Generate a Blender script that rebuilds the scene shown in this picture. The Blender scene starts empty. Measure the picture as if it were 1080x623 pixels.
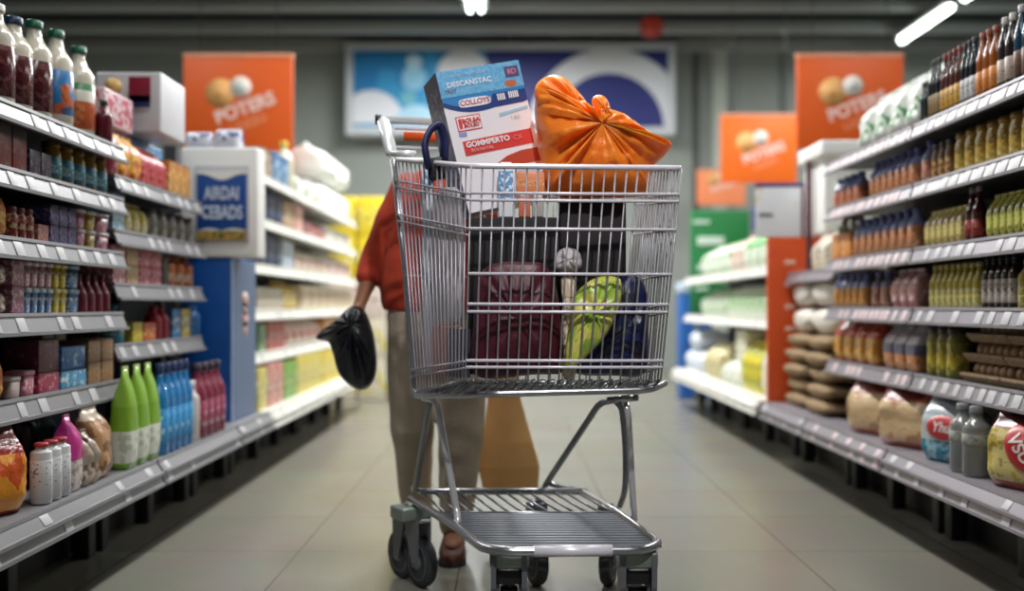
import bpy, bmesh, math, random
from mathutils import Vector, Matrix, noise as mnoise
random.seed(7)
PI = math.pi
scn = bpy.context.scene
COL = scn.collection

# ------------------------------------------------------------------ camera, light, exposure
F, H, CX, HY = 1060.0, 0.90, 540.0, 322.0          # focal length in pixels, eye height, vanishing point
cam_d = bpy.data.cameras.new('camera')
cam = bpy.data.objects.new('camera', cam_d); COL.objects.link(cam)
cam.location = (0, 0, H); cam.rotation_euler = (PI / 2, 0, 0)
cam_d.sensor_width = 36.0; cam_d.lens = 36.0 * F / 1080.0
cam_d.shift_y = 10.5 / 1080.0
cam_d.dof.use_dof = True; cam_d.dof.focus_distance = 2.70; cam_d.dof.aperture_fstop = 1.12
cam_d.clip_end = 60
scn.camera = cam
world = bpy.data.worlds.new('world'); scn.world = world; world.use_nodes = True
world.node_tree.nodes['Background'].inputs[0].default_value = (0.6, 0.7, 0.75, 1)
world.node_tree.nodes['Background'].inputs[1].default_value = 0.05
vs = scn.view_settings
vs.view_transform = 'Standard'; vs.look = 'None'; vs.gamma = 1.0; vs.use_curve_mapping = False
vs.exposure = 0.0
CEIL = 4.62
# luminaires: x, y, length along y, width, watts   (all hang at z 4.3)
LUMS = [(-0.42, 10.95, 1.5, 0.26, 200), (5.03, 12.25, 1.5, 0.17, 40), (5.03, 10.45, 1.5, 0.17, 40),
        (0.0, 8.6, 2.4, 0.30, 185), (-3.6, 9.4, 2.4, 0.3, 90), (3.6, 9.4, 2.4, 0.3, 90),
        (0.0, 6.6, 1.8, 0.30, 90), (0.0, 3.95, 1.6, 0.30, 78), (-3.4, 5.4, 2.4, 0.3, 50), (3.4, 5.4, 2.4, 0.3, 50),
        (0.0, 1.6, 1.6, 0.30, 26), (0.0, -0.9, 1.6, 0.30, 30)]

def P(px, py, d):
    return Vector(((px - CX) * d / F, d, H - (py - HY) * d / F))

# ------------------------------------------------------------------ materials
def s2l(c):
    if isinstance(c, str):
        c = tuple(int(c[i:i + 2], 16) / 255 for i in (0, 2, 4))
    return tuple((v / 12.92 if v <= 0.04045 else ((v + 0.055) / 1.055) ** 2.4) for v in c) + (1.0,)
_M = {}
def mat(color, rough=0.45, metal=0.0, var=0.08, scale=18.0, emit=0.0, trans=0.0, alpha=1.0, bump=0.0, bscale=60.0, coat=0.0, sub=0.0):
    key = ('m', color, rough, metal, var, scale, emit, trans, alpha, bump, bscale, coat)
    if key in _M: return _M[key]
    m = bpy.data.materials.new('m_%s_%d' % (color, len(_M))); m.use_nodes = True
    nt = m.node_tree; b = nt.nodes['Principled BSDF']
    c = s2l(color)
    b.inputs['Base Color'].default_value = c
    b.inputs['Roughness'].default_value = rough; b.inputs['Metallic'].default_value = metal
    b.inputs['Coat Weight'].default_value = coat
    if trans: b.inputs['Transmission Weight'].default_value = trans
    if alpha < 1: b.inputs['Alpha'].default_value = alpha
    if emit:
        b.inputs['Emission Color'].default_value = c; b.inputs['Emission Strength'].default_value = emit
    if var or bump:
        tc = nt.nodes.new('ShaderNodeTexCoord'); n = nt.nodes.new('ShaderNodeTexNoise')
        n.inputs['Scale'].default_value = scale; n.inputs['Detail'].default_value = 3
        nt.links.new(tc.outputs['Object'], n.inputs['Vector'])
        mx = nt.nodes.new('ShaderNodeMix'); mx.data_type = 'RGBA'
        mx.inputs[6].default_value = tuple(v * (1 - var) for v in c[:3]) + (1,)
        mx.inputs[7].default_value = tuple(min(1, v * (1 + var)) for v in c[:3]) + (1,)
        nt.links.new(n.outputs['Fac'], mx.inputs[0]); nt.links.new(mx.outputs[2], b.inputs['Base Color'])
        if bump:
            n2 = nt.nodes.new('ShaderNodeTexNoise'); n2.inputs['Scale'].default_value = bscale; n2.inputs['Detail'].default_value = 4
            nt.links.new(tc.outputs['Object'], n2.inputs['Vector'])
            bp = nt.nodes.new('ShaderNodeBump'); bp.inputs['Strength'].default_value = bump; bp.inputs['Distance'].default_value = 0.01
            nt.links.new(n2.outputs['Fac'], bp.inputs['Height']); nt.links.new(bp.outputs['Normal'], b.inputs['Normal'])
    _M[key] = m
    return m

def pmat(base, band, blot, z0=0.25, z1=0.75, scale=30.0, thr=0.55, rough=0.38, top=None, tz=0.9, axis='Z', bump=0.0, ink=True):
    """printed packaging: a base colour, a printed band between two heights, blots of ink in the band, perhaps a differing top"""
    key = ('p', base, band, blot, z0, z1, scale, thr, rough, top, tz, axis, bump, ink)
    if key in _M: return _M[key]
    m = bpy.data.materials.new('print_%s_%s_%d' % (base, band, len(_M))); m.use_nodes = True
    nt = m.node_tree; b = nt.nodes['Principled BSDF']; L = nt.links.new
    tc = nt.nodes.new('ShaderNodeTexCoord'); sp = nt.nodes.new('ShaderNodeSeparateXYZ')
    L(tc.outputs['Generated'], sp.inputs[0]); z = sp.outputs[axis]
    def cmp(op, v):
        n = nt.nodes.new('ShaderNodeMath'); n.operation = op; L(z, n.inputs[0]); n.inputs[1].default_value = v; return n.outputs[0]
    def mul(a, c):
        n = nt.nodes.new('ShaderNodeMath'); n.operation = 'MULTIPLY'; L(a, n.inputs[0]); L(c, n.inputs[1]); return n.outputs[0]
    def mix(f, a, c):
        n = nt.nodes.new('ShaderNodeMix'); n.data_type = 'RGBA'; L(f, n.inputs[0])
        for v, i in ((a, 6), (c, 7)):
            if isinstance(v, str): n.inputs[i].default_value = s2l(v)
            else: L(v, n.inputs[i])
        return n.outputs[2]
    inb = mul(cmp('GREATER_THAN', z0), cmp('LESS_THAN', z1))
    vo = nt.nodes.new('ShaderNodeTexNoise'); vo.inputs['Scale'].default_value = scale * 1.6; vo.inputs['Detail'].default_value = 2.5
    L(tc.outputs['Object'], vo.inputs['Vector'])
    g = nt.nodes.new('ShaderNodeMath'); g.operation = 'GREATER_THAN'; g.inputs[1].default_value = thr; L(vo.outputs['Fac'], g.inputs[0])
    v2 = nt.nodes.new('ShaderNodeTexNoise'); v2.inputs['Scale'].default_value = scale * 2.9; v2.inputs['Detail'].default_value = 1
    L(tc.outputs['Object'], v2.inputs['Vector'])
    g2 = nt.nodes.new('ShaderNodeMath'); g2.operation = 'GREATER_THAN'; g2.inputs[1].default_value = .60; L(v2.outputs['Fac'], g2.inputs[0])
    mul_ = nt.nodes.new('ShaderNodeMath'); mul_.operation = 'MULTIPLY'; L(g2.outputs[0], mul_.inputs[0]); mul_.inputs[1].default_value = .55 if ink else 0.0
    dk = tuple(v * .22 for v in s2l(band)[:3])
    c = mix(g.outputs[0], band, blot)
    n3 = nt.nodes.new('ShaderNodeMix'); n3.data_type = 'RGBA'; L(mul_.outputs[0], n3.inputs[0]); L(c, n3.inputs[6]); n3.inputs[7].default_value = dk + (1,)
    c = mix(inb, base, n3.outputs[2])
    if top: c = mix(cmp('GREATER_THAN', tz), c, top)
    L(c, b.inputs['Base Color']); b.inputs['Roughness'].default_value = rough
    if bump:
        n2 = nt.nodes.new('ShaderNodeTexNoise'); n2.inputs['Scale'].default_value = 35; n2.inputs['Detail'].default_value = 4
        L(tc.outputs['Object'], n2.inputs['Vector'])
        bp = nt.nodes.new('ShaderNodeBump'); bp.inputs['Strength'].default_value = bump; bp.inputs['Distance'].default_value = 0.01
        L(n2.outputs['Fac'], bp.inputs['Height']); L(bp.outputs['Normal'], b.inputs['Normal'])
    _M[key] = m
    return m

# ------------------------------------------------------------------ mesh helpers
class MB:
    def __init__(s): s.v = []; s.f = []; s.sm = []
    def add(s, vs, fs, smooth=False):
        o = len(s.v); s.v += [tuple(v) for v in vs]; s.f += [tuple(i + o for i in f) for f in fs]; s.sm += [smooth] * len(fs); return s
    def box(s, x0, x1, y0, y1, z0, z1, bev=0.0, rot=None, piv=None):
        bm = bmesh.new(); bmesh.ops.create_cube(bm, size=1)
        for v in bm.verts: v.co = Vector(((x0 + x1) / 2 + v.co.x * (x1 - x0), (y0 + y1) / 2 + v.co.y * (y1 - y0), (z0 + z1) / 2 + v.co.z * (z1 - z0)))
        if bev: bmesh.ops.bevel(bm, geom=bm.edges[:], offset=bev, segments=2, profile=0.6, affect='EDGES')
        if rot is not None:
            piv = Vector(piv or ((x0 + x1) / 2, (y0 + y1) / 2, (z0 + z1) / 2))
            for v in bm.verts: v.co = rot @ (v.co - piv) + piv
        bm.verts.index_update()
        s.add([v.co for v in bm.verts], [[v.index for v in f.verts] for f in bm.faces], bool(bev)); bm.free(); return s
    def prism(s, poly, axis, a, b):
        """polygon in the two other axes, extruded from a to b along axis"""
        n = len(poly)
        def mk(p, t):
            if axis == 'x': return (t, p[0], p[1])
            if axis == 'y': return (p[0], t, p[1])
            return (p[0], p[1], t)
        vs = [mk(p, a) for p in poly] + [mk(p, b) for p in poly]
        fs = [tuple(range(n)), tuple(range(2 * n - 1, n - 1, -1))] + [(i, i + n, (i + 1) % n + n, (i + 1) % n) for i in range(n)]
        return s.add(vs, fs)
    def loft(s, rings, closed_ends=True, smooth=True):
        n = len(rings[0]); vs = [p for r in rings for p in r]; fs = []
        for k in range(len(rings) - 1):
            for i in range(n):
                j = (i + 1) % n; fs.append((k * n + i, k * n + j, (k + 1) * n + j, (k + 1) * n + i))
        s.add(vs, fs, smooth)
        if closed_ends:
            for r, rev in ((rings[0], True), (rings[-1], False)):
                q = list(r)[::-1] if rev else list(r)
                s.add(q, [tuple(range(n))], smooth)
        return s
    def lathe(s, prof, n=20, cx=0, cy=0, cz=0, closed=True):
        rings = [[(cx + r * math.cos(2 * PI * i / n), cy + r * math.sin(2 * PI * i / n), cz + z) for i in range(n)] for r, z in prof]
        return s.loft(rings, closed_ends=closed)
    def tube(s, pts, r, n=8, closed=False, bend=0.0, ry=None):
        pts = [Vector(p) for p in pts]
        if bend:
            out = []
            m = len(pts)
            for i, p in enumerate(pts):
                if not closed and i in (0, m - 1): out.append(p); continue
                a, c = pts[i - 1], pts[(i + 1) % m]
                da, dc = (a - p), (c - p); b = min(bend, da.length * .45, dc.length * .45)
                pa, pc = p + da.normalized() * b, p + dc.normalized() * b
                for k in range(6):
                    t = k / 5; out.append(pa * (1 - t) ** 2 + p * 2 * t * (1 - t) + pc * t * t)
            pts = out
        m = len(pts); rings = []; up = None
        rr = r if isinstance(r, (list, tuple)) else [r] * m
        for i, p in enumerate(pts):
            if closed: t = pts[(i + 1) % m] - pts[i - 1]
            else: t = pts[min(i + 1, m - 1)] - pts[max(i - 1, 0)]
            t.normalize()
            if up is None:
                up = Vector((0, 0, 1)) if abs(t.z) < .9 else Vector((0, 1, 0))
            side = t.cross(up).normalized(); up = side.cross(t).normalized()
            rv = rr[i] if not bend else (rr[0])
            rings.append([p + side * rv * math.cos(2 * PI * k / n) + up * (ry or rv) * math.sin(2 * PI * k / n) for k in range(n)])
        if closed: rings.append(rings[0])
        return s.loft(rings, closed_ends=not closed)
    def inflate(s, outline, c, T, rings=14, fold=0.0, nf=11, d0=0.0, seed=0, sub=5, pw=2.2, back=1.0):
        """outline of (x, z) round a centre c, blown up to thickness T in y, with pleats that run out from c"""
        pts = []
        m = len(outline)
        for i in range(m):                                   # Catmull-Rom so that the rim is round
            p0, p1, p2, p3 = (Vector(outline[(i + k) % m]) for k in (-1, 0, 1, 2))
            for k in range(sub):
                t = k / sub
                pts.append(0.5 * ((2 * p1) + (p2 - p0) * t + (2 * p0 - 5 * p1 + 4 * p2 - p3) * t * t + (3 * p1 - p0 - 3 * p2 + p3) * t ** 3))
        c = Vector(c); n = len(pts)
        for sgn in (-1, 1):
            vs = [(c.x, d0 + sgn * T * (1 if sgn < 0 else back), c.y)]; fs = []
            for k in range(1, rings + 1):
                u = k / rings
                for i, p in enumerate(pts):
                    q = c + (p - c) * u; th = 2 * PI * i / n
                    y = T * max(0.0, 1 - u ** pw) ** 0.6 * (1 if sgn < 0 else back)
                    if fold:
                        w = mnoise.noise(Vector((math.cos(th) * nf * .5, math.sin(th) * nf * .5, seed + u * 0.6)))
                        w2 = mnoise.noise(Vector((q.x * 38, q.y * 38, seed + 9)))
                        y += (fold * w * 1.6 + fold * .35 * w2) * math.sin(PI * min(1, u * 1.05)) ** .7
                    vs.append((q.x, d0 + sgn * y, q.y))
            for i in range(n):
                j = (i + 1) % n
                f = (0, 1 + i, 1 + j); fs.append(f if sgn > 0 else f[::-1])
                for k in range(rings - 1):
                    a, b = 1 + k * n, 1 + (k + 1) * n
                    f = (a + i, b + i, b + j, a + j); fs.append(f if sgn > 0 else f[::-1])
            s.add(vs, fs, True)
        return s
    def mesh(s, name, m, weld=True):
        me = bpy.data.meshes.new(name); me.from_pydata(s.v, [], s.f)
        me.polygons.foreach_set('use_smooth', s.sm)
        if weld:
            bm = bmesh.new(); bm.from_mesh(me); bmesh.ops.remove_doubles(bm, verts=bm.verts, dist=1e-5)
            bmesh.ops.recalc_face_normals(bm, faces=bm.faces); bm.to_mesh(me); bm.free()
        me.materials.append(m); me.update()
        return me
    def build(s, name, m, parent=None):
        """a mesh made in world space, linked under parent (whose world position is known)"""
        o = bpy.data.objects.new(name, s.mesh(name, m)); COL.objects.link(o)
        if parent is not None:
            off = WLOC[parent.name]
            o.data.transform(Matrix.Translation(-off)); o.parent = parent; WLOC[o.name] = off
        else:                                                 # origin to the middle of the base
            xs = [v.co for v in o.data.vertices]
            lo = Vector((min(v.x for v in xs), min(v.y for v in xs), min(v.z for v in xs))); hi = Vector((max(v.x for v in xs), max(v.y for v in xs), max(v.z for v in xs)))
            off = Vector(((lo.x + hi.x) / 2, (lo.y + hi.y) / 2, lo.z))
            o.data.transform(Matrix.Translation(-off)); o.location = off; WLOC[o.name] = off
        return o
WLOC = {}
def tag(o, label, cat, group=None, kind=None):
    o['label'] = label; o['category'] = cat
    if group: o['group'] = group
    if kind: o['kind'] = kind
    return o
def thing(name, loc, label, cat, group=None):
    o = bpy.data.objects.new(name, None); COL.objects.link(o); o.location = loc; WLOC[o.name] = Vector(loc)
    o.empty_display_size = 0.05
    return tag(o, label, cat, group)
def struct(name, mb, m):
    o = mb.build(name, m); o['kind'] = 'structure'; return o
def text(name, body, size, m, parent, origin, xdir=Vector((1, 0, 0)), zdir=Vector((0, 0, 1)), depth=0.001, bold=0.0, label=None, shear=0.0, narrow=1.0):
    """lettering as a real thin mesh, centred on origin, reading along xdir"""
    cu = bpy.data.curves.new('t', 'FONT'); cu.body = body; cu.size = size; cu.extrude = depth; cu.offset = bold; cu.shear = shear
    cu.align_x = 'CENTER'; cu.align_y = 'CENTER'; cu.resolution_u = 3
    t = bpy.data.objects.new('t', cu); COL.objects.link(t)
    bpy.context.view_layer.update()
    me = bpy.data.meshes.new_from_object(t.evaluated_get(bpy.context.evaluated_depsgraph_get()))
    bpy.data.objects.remove(t); bpy.data.curves.remove(cu)
    me.transform(Matrix.Diagonal((narrow, 1, 1, 1)))
    yd = zdir.cross(xdir).normalized()
    R = Matrix((xdir.normalized(), zdir.normalized(), -yd)).transposed().to_4x4()
    me.transform(Matrix.Translation(Vector(origin) - WLOC[parent.name]) @ R)
    me.materials.clear(); me.materials.append(m)
    o = bpy.data.objects.new(name, me); COL.objects.link(o); o.parent = parent; WLOC[o.name] = WLOC[parent.name]
    if label: o['label'] = label
    return o

# ------------------------------------------------------------------ the room
def floor_material():
    m = bpy.data.materials.new('floor_tiles'); m.use_nodes = True; nt = m.node_tree; b = nt.nodes['Principled BSDF']; L = nt.links.new
    tc = nt.nodes.new('ShaderNodeTexCoord'); mp = nt.nodes.new('ShaderNodeMapping'); mp.inputs['Location'].default_value = (0.18, 0.12, 0)
    L(tc.outputs['Object'], mp.inputs[0])
    br = nt.nodes.new('ShaderNodeTexBrick'); br.offset = 0; br.inputs['Scale'].default_value = 1
    br.inputs['Brick Width'].default_value = 0.6; br.inputs['Row Height'].default_value = 0.6; br.inputs['Mortar Size'].default_value = 0.0032
    br.inputs['Mortar Smooth'].default_value = 0.3
    br.inputs['Color1'].default_value = s2l('868379'); br.inputs['Color2'].default_value = s2l('817e74'); br.inputs['Mortar'].default_value = s2l('5a554d')
    L(mp.outputs[0], br.inputs['Vector'])
    n = nt.nodes.new('ShaderNodeTexNoise'); n.inputs['Scale'].default_value = 2.5; n.inputs['Detail'].default_value = 5; L(tc.outputs['Object'], n.inputs['Vector'])
    mx = nt.nodes.new('ShaderNodeMix'); mx.data_type = 'RGBA'; mx.blend_type = 'MULTIPLY'; mx.inputs[0].default_value = 0.25
    L(br.outputs['Color'], mx.inputs[6]); L(n.outputs['Color'], mx.inputs[7]); L(mx.outputs[2], b.inputs['Base Color'])
    b.inputs['Roughness'].default_value = 0.27; b.inputs['Specular IOR Level'].default_value = 0.5
    return m
struct('floor', MB().box(-7, 7, -4, 14, -0.1, 0), floor_material())
DARK = mat('26292a', 0.7)
struct('ceiling', MB().box(-7, 7, -4, 14, CEIL, CEIL + .1), mat('34383a', 0.8))
struct('wall_back', MB().box(-7.1, 7.1, 14, 14.1, 0, CEIL), mat('8f9692', 0.65))
struct('wall_left', MB().box(-7.1, -7, -4, 14, 0, CEIL), mat('7f8583', 0.7))
struct('wall_right', MB().box(7, 7.1, -4, 14, 0, CEIL), mat('7f8583', 0.7))
struct('wall_front', MB().box(-7.1, 7.1, -4.1, -4, 0, CEIL), mat('7f8583', 0.7))
struct('trim_1', MB().box(2.78, 2.98, 13.9, 14, 0, CEIL, .01), mat('b3bab3', 0.6))            # pale pilaster on the back wall
struct('trim_2', MB().box(2.52, 2.60, 13.97, 14, 0, CEIL), mat('4a504f', 0.6))
struct('trim_3', MB().box(3.74, 3.79, 13.97, 14, 0, CEIL), mat('6c7371', 0.6))
BEAM = mat('a9adad', 0.6)
for i, (y, z, h) in enumerate(((13.85, 4.43, .13), (12.95, 4.43, .10), (12.1, 4.47, .09), (11.2, 4.47, .12), (9.2, 4.45, .14), (7.2, 4.45, .14), (5.2, 4.45, .14), (3.2, 4.45, .14))):
    struct('trim_%d' % (4 + i), MB().box(-7, 7, y - .05, y + .05, z, z + h).box(-7, 7, y - .09, y + .09, z - .012, z), BEAM)

# luminaires: real lamps that hang from the ceiling
TUBE = mat('f2fff6', 0.4, var=0, emit=9.0); HOUSE = mat('d5d8d6', 0.4)
for i, (x, y, ln, w, pw) in enumerate(LUMS):
    where = ['hanging over the aisle end, before the blue sign', 'slanting at the top right, the farther of the pair', 'slanting at the top right, the nearer of the pair'][i] if i < 3 else 'on the ceiling over the %s, %s' % ('aisle' if x == 0 else ('shelves on the left' if x < 0 else 'shelves on the right'), {8.6: 'farthest row', 9.4: 'farthest row', 6.6: 'middle row', 3.95: 'nearer middle row', 5.4: 'middle row', 1.6: 'above the viewer', -.9: 'behind the viewer'}[y])
    t = thing('ceiling_light', (x, y, 4.3), 'white tube light ' + where, 'light', 'ceiling tube lights')
    MB().box(x - w / 2, x + w / 2, y - ln / 2, y + ln / 2, 4.345, 4.39, .006).build('housing', HOUSE, t)
    k = 2 if w > .2 else 1
    for q in range(k):
        xx = x + (q - (k - 1) / 2) * w * .5
        MB().tube([(xx, y - ln / 2 + .03, 4.32), (xx, y + ln / 2 - .03, 4.32)], .022 if k == 2 else .043, 10).build('tube', TUBE, t)
    for sy in (-.35, .35):
        MB().tube([(x, y + sy * ln, 4.388), (x, y + sy * ln, CEIL + .005)], .006, 6).build('suspension_rod', mat('777777', .4, 1), t)
    ld = bpy.data.lights.new('ceiling_light_lamp', 'AREA'); ld.shape = 'RECTANGLE'; ld.size = w; ld.size_y = ln; ld.energy = pw; ld.color = (1.0, 0.992, 0.97)
    lo = bpy.data.objects.new('ceiling_light_lamp', ld); COL.objects.link(lo); lo.parent = t; lo.location = (0, 0, -0.03)

# an added, unseen spot behind the viewer that brightens the cart's front
sl = thing('added_spot', (0.45, -0.9, 4.25), 'added black spotlight, out of view behind the viewer, aimed at the cart', 'light')
aim = (Vector((.08, 2.85, 1.0)) - Vector((.45, -.9, 4.25))).normalized()
q_ = Vector((.45, -.9, 4.25))
MB().tube([q_ - aim * .12, q_ + aim * .06], .06, 20).build('lamp_head', mat('1a1b1d', .5), sl)
MB().tube([q_ - aim * .03, Vector((.45, -.9, CEIL + .004))], .012, 8).build('hanging_rod', mat('1a1b1d', .5), sl)
MB().tube([q_ + aim * .058, q_ + aim * .064], .05, 20).build('lens', mat('fff4e0', .3, var=0, emit=6.0), sl)
sd = bpy.data.lights.new('added_spot_lamp', 'SPOT'); sd.energy = 520; sd.spot_size = math.radians(30); sd.spot_blend = .7; sd.shadow_soft_size = .06; sd.color = (1, .97, .98)
so = bpy.data.objects.new('added_spot_lamp', sd); COL.objects.link(so); so.parent = sl; so.location = aim * .10
so.rotation_euler = aim.to_track_quat('-Z', 'Y').to_euler()

# ------------------------------------------------------------------ shelving
GREY = mat('8d8d92', 0.42, .25, .05); LILAC = mat('8f8a92', 0.42, .25, .05); RAILIN = mat('55565b', 0.5); BOARD = mat('5a5b5e', 0.5); BACK = mat('1d1f23', 0.6)
WHITE = mat('dcdcd6', 0.45, 0, .03); WBACK = mat('3a3a40', 0.6); TAGM = mat('bcbbbf', 0.5, 0, .02); TAGP = mat('ccb8bc', 0.5, 0, .02); FOOT = mat('15161a', 0.5)
INK = mat('4a4a52', .6)
_tagmesh = {}
def tag_mesh(m, w, h):
    k = (m.name, w, h)
    if k not in _tagmesh:
        _tagmesh[k] = MB().box(-.0012, .0012, -w / 2, w / 2, -h / 2, h / 2, .0006).mesh('price_tag', m)
    return _tagmesh[k]
def rail(mb, side, X, z, y0, y1, h, lean, th=.006):
    s = side
    # leaning strip with a small lip above and below
    p = [(s * X, z + .004), (s * (X - .006), z + .004), (s * (X - .006 - lean), z - h), (s * (X - lean), z - h - .002)]
    mb.prism(p, 'y', y0, y1)
    mb.prism([(s * (X - .005), z + .006), (s * (X - .012), z + .006), (s * (X - .014), z - .004), (s * (X - .006), z - .004)], 'y', y0, y1)
    mb.prism([(s * (X - .004 - lean), z - h + .006), (s * (X - .014 - lean), z - h + .006), (s * (X - .014 - lean), z - h - .004), (s * (X - .002 - lean), z - h - .004)], 'y', y0, y1)
def tags(parent, side, X, z, y0, y1, h, lean, step, m, rnd, keep=.8):
    ang = math.atan2(lean, h); y = y0 + .06
    while y < y1 - .06:
        if rnd.random() < keep:
            o = bpy.data.objects.new('price_tag', tag_mesh(m, rnd.choice((.04, .05, .05)), h * .8)); COL.objects.link(o); o.parent = parent
            w = Vector((side * (X - .008 - lean * .5), y, z - h * .5)); o.location = w - WLOC[parent.name]; o.rotation_euler = (0, -side * -ang if side > 0 else -ang * -1, 0)
            o.rotation_euler = (0, ang * (1 if side > 0 else -1), 0)
        y += step * rnd.uniform(.7, 1.35)
def gondola(label, side, X, Xb, y0, y1, zs, railm=GREY, backm=BACK, boardm=BOARD, tagm=TAGM, step=.13, top=None, base=True, depth=.42, basedark=True, back=True, tagkeep=.66, rh=.055):
    rnd = random.Random(int(y0 * 100) + side * 7)
    t = thing('shelf_unit', (side * (X + .3), (y0 + y1) / 2, 0), label, 'shelving', 'aisle shelving bays')
    xb = X + depth
    y1 -= .006
    if back:
        MB().box(*sorted((side * xb, side * (xb + .03))), y0, y1, .0, top or (max(zs, default=.6) + .12)).build('back_panel', backm, t)
        for yy in (y0 + .02, y1 - .02):
            MB().box(*sorted((side * (xb - .035), side * (xb - .001))), yy - .015, yy + .015, .33, top or (max(zs, default=.6) + .12)).build('upright', backm, t)
    for z in zs:
        mb = MB().box(*sorted((side * X, side * (xb - .002))), y0, y1, z - .028, z)
        sh = mb.build('shelf', boardm, t)
        rm = MB(); rail(rm, side, X, z, y0 + .002, y1 - .002, rh, .022)
        rm.build('price_rail', railm, sh)
        tags(sh, side, X, z, y0, y1, rh, .022, step, tagm, rnd, tagkeep)
        for yy in (y0 + .03, y1 - .03):
            MB().prism([(side * (X + .26), z - .028), (side * (xb - .037), z - .028), (side * (xb - .037), z - .07)], 'y', yy - .003, yy + .003).build('bracket', boardm, sh)
    if base:
        b = MB().box(*sorted((side * Xb, side * (xb - .002))), y0, y1, .30, .335).build('base_deck', railm, t)
        rm = MB(); rail(rm, side, Xb, .333, y0 + .002, y1 - .002, .04, .03); rm.build('price_rail', railm, b)
        rm = MB(); rail(rm, side, Xb - .02, .288, y0 + .002, y1 - .002, .036, .012); rm.build('price_rail', railm, b)
        tags(b, side, Xb, .333, y0, y1, .04, .03, step * 1.9, tagm, rnd, .7)
        tags(b, side, Xb - .02, .288, y0, y1, .036, .012, step * 1.9, tagm, rnd, .7)
        MB().box(*sorted((side * (Xb + .30), side * (xb - .002))), y0, y1, 0, .30).build('kick_panel', BACK, t)
        n = max(2, int((y1 - y0) / .5) + 1)
        for i in range(n):
            yy = y0 + .05 + (y1 - y0 - .1) * i / (n - 1)
            MB().box(*sorted((side * (Xb + .20), side * (Xb + .26))), yy - .03, yy + .03, 0, .30, .005).build('foot', FOOT, t)
    return t
XL, XLB = 1.42, 1.30
ZL1 = (1.468, 1.283, 1.089, .872, .63)
ZL2 = (1.375, 1.177, .979, .754)
ZW = (1.63, 1.38, 1.125, .872, .638)
ZR = (1.60, 1.37, 1.12, .887, .63)
XR, XRB = 1.58, 1.48
gondola('grey shelving bay nearest on the left, with five shelves above its base', -1, 1.42, XLB, 2.40, 3.65, ZL1, step=.12)
gondola('grey shelving bay on the left between the nearest bay and the blue stand', -1, 1.46, XLB, 3.66, 4.70, ZL2, top=1.55)
gondola('low grey base bay that carries the blue promotion stand', -1, 1.46, XLB, 4.71, 5.33, (), top=1.62)
gondola('white shelving bay on the left just beyond the blue stand', -1, 1.40, XLB, 5.34, 7.08, ZW, railm=WHITE, backm=WBACK, boardm=WHITE, tagkeep=.25, rh=.05)
gondola('white shelving bay on the left, farthest one before the yellow cartons', -1, 1.40, XLB, 7.09, 8.9, ZW, railm=WHITE, backm=WBACK, boardm=WHITE, tagkeep=.25, rh=.05)
gondola('grey shelving bay nearest on the right, with liquor bottles on top', 1, XR, XRB, 2.70, 3.93, ZR, railm=LILAC, step=.085, tagkeep=.88)
gondola('grey shelving bay on the right with the white green pillow packs on top', 1, XR, XRB, 3.94, 5.0, ZR, railm=LILAC, tagm=TAGP, step=.075, tagkeep=.9)
gondola('low bay on the right with burlap sacks and one white tray', 1, 1.62, XRB, 5.01, 5.87, (1.085,), railm=LILAC, backm=WHITE, boardm=WHITE, top=1.7, tagkeep=0)
gondola('pale bay on the right just beyond the orange divider board', 1, XR, XRB, 5.96, 7.4, (1.14, .815), railm=WHITE, boardm=WHITE, backm=WBACK, tagkeep=.3, top=1.35)
gondola('pale bay on the right, farthest from the viewer', 1, XR, XRB, 7.41, 9.1, (1.14, .815), railm=WHITE, boardm=WHITE, backm=WBACK, tagkeep=.3, top=1.3)
# ------------------------------------------------------------------ goods on the shelves
CATS = {}
class Prod:
    """one kind of ware: its body mesh and the meshes of its parts, in local space, front towards -y, base at z 0"""
    def __init__(s, name, cat, desc, body, parts=()): s.name, s.cat, s.desc, s.body, s.parts = name, cat, desc, body, parts
    def put(s, loc, rz, label, group=None):
        o = bpy.data.objects.new(s.name, s.body); COL.objects.link(o); o.location = loc; o.rotation_euler = (0, 0, rz)
        tag(o, label, s.cat, group)
        for n, me in s.parts:
            c = bpy.data.objects.new(n, me); COL.objects.link(c); c.parent = o
        return o
def bottle(name, desc, r, h, body, cap, label=None, lz=(.15, .55), neck=.36, hs=.62, ch=.10, sq=False, cat='bottle', n=18):
    rn = r * neck; z1 = h * hs; z2 = h * (1 - ch - .04)
    prof = [(r * .86, 0), (r, r * .16), (r, z1)]
    for k in range(1, 7):
        t = k / 6; prof.append((rn + (r - rn) * (.5 + .5 * math.cos(PI * t)), z1 + (z2 - z1) * t))
    prof.append((rn, h * (1 - ch)))
    b = MB().lathe(prof, n)
    if sq:
        b.v = [(math.copysign(min(abs(x) * 1.25, r * .92), x), math.copysign(min(abs(y) * 1.25, r * .92), y), z) if z <= z1 + .001 else (x, y, z) for x, y, z in b.v]
    parts = [('cap', MB().lathe([(rn * 1.22, h * (1 - ch) - .001), (rn * 1.25, h * (1 - ch) + .003), (rn * 1.25, h - .003), (rn * 1.05, h)], 14).mesh('cap', cap))]
    if label is not None and not sq:
        parts.append(('label', MB().lathe([(r + .0002, h * lz[0]), (r + .0012, h * lz[0] + .001), (r + .0012, h * lz[1] - .001), (r + .0002, h * lz[1])], n).mesh('label', label)))
    elif label is not None:
        w = r * .86
        parts.append(('label', MB().box(-w, w, -r * .92 - .0016, -r * .92 + .0005, h * lz[0], h * lz[1]).mesh('label', label)))
    return Prod(name, cat, desc, b.mesh(name, body), parts)
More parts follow.
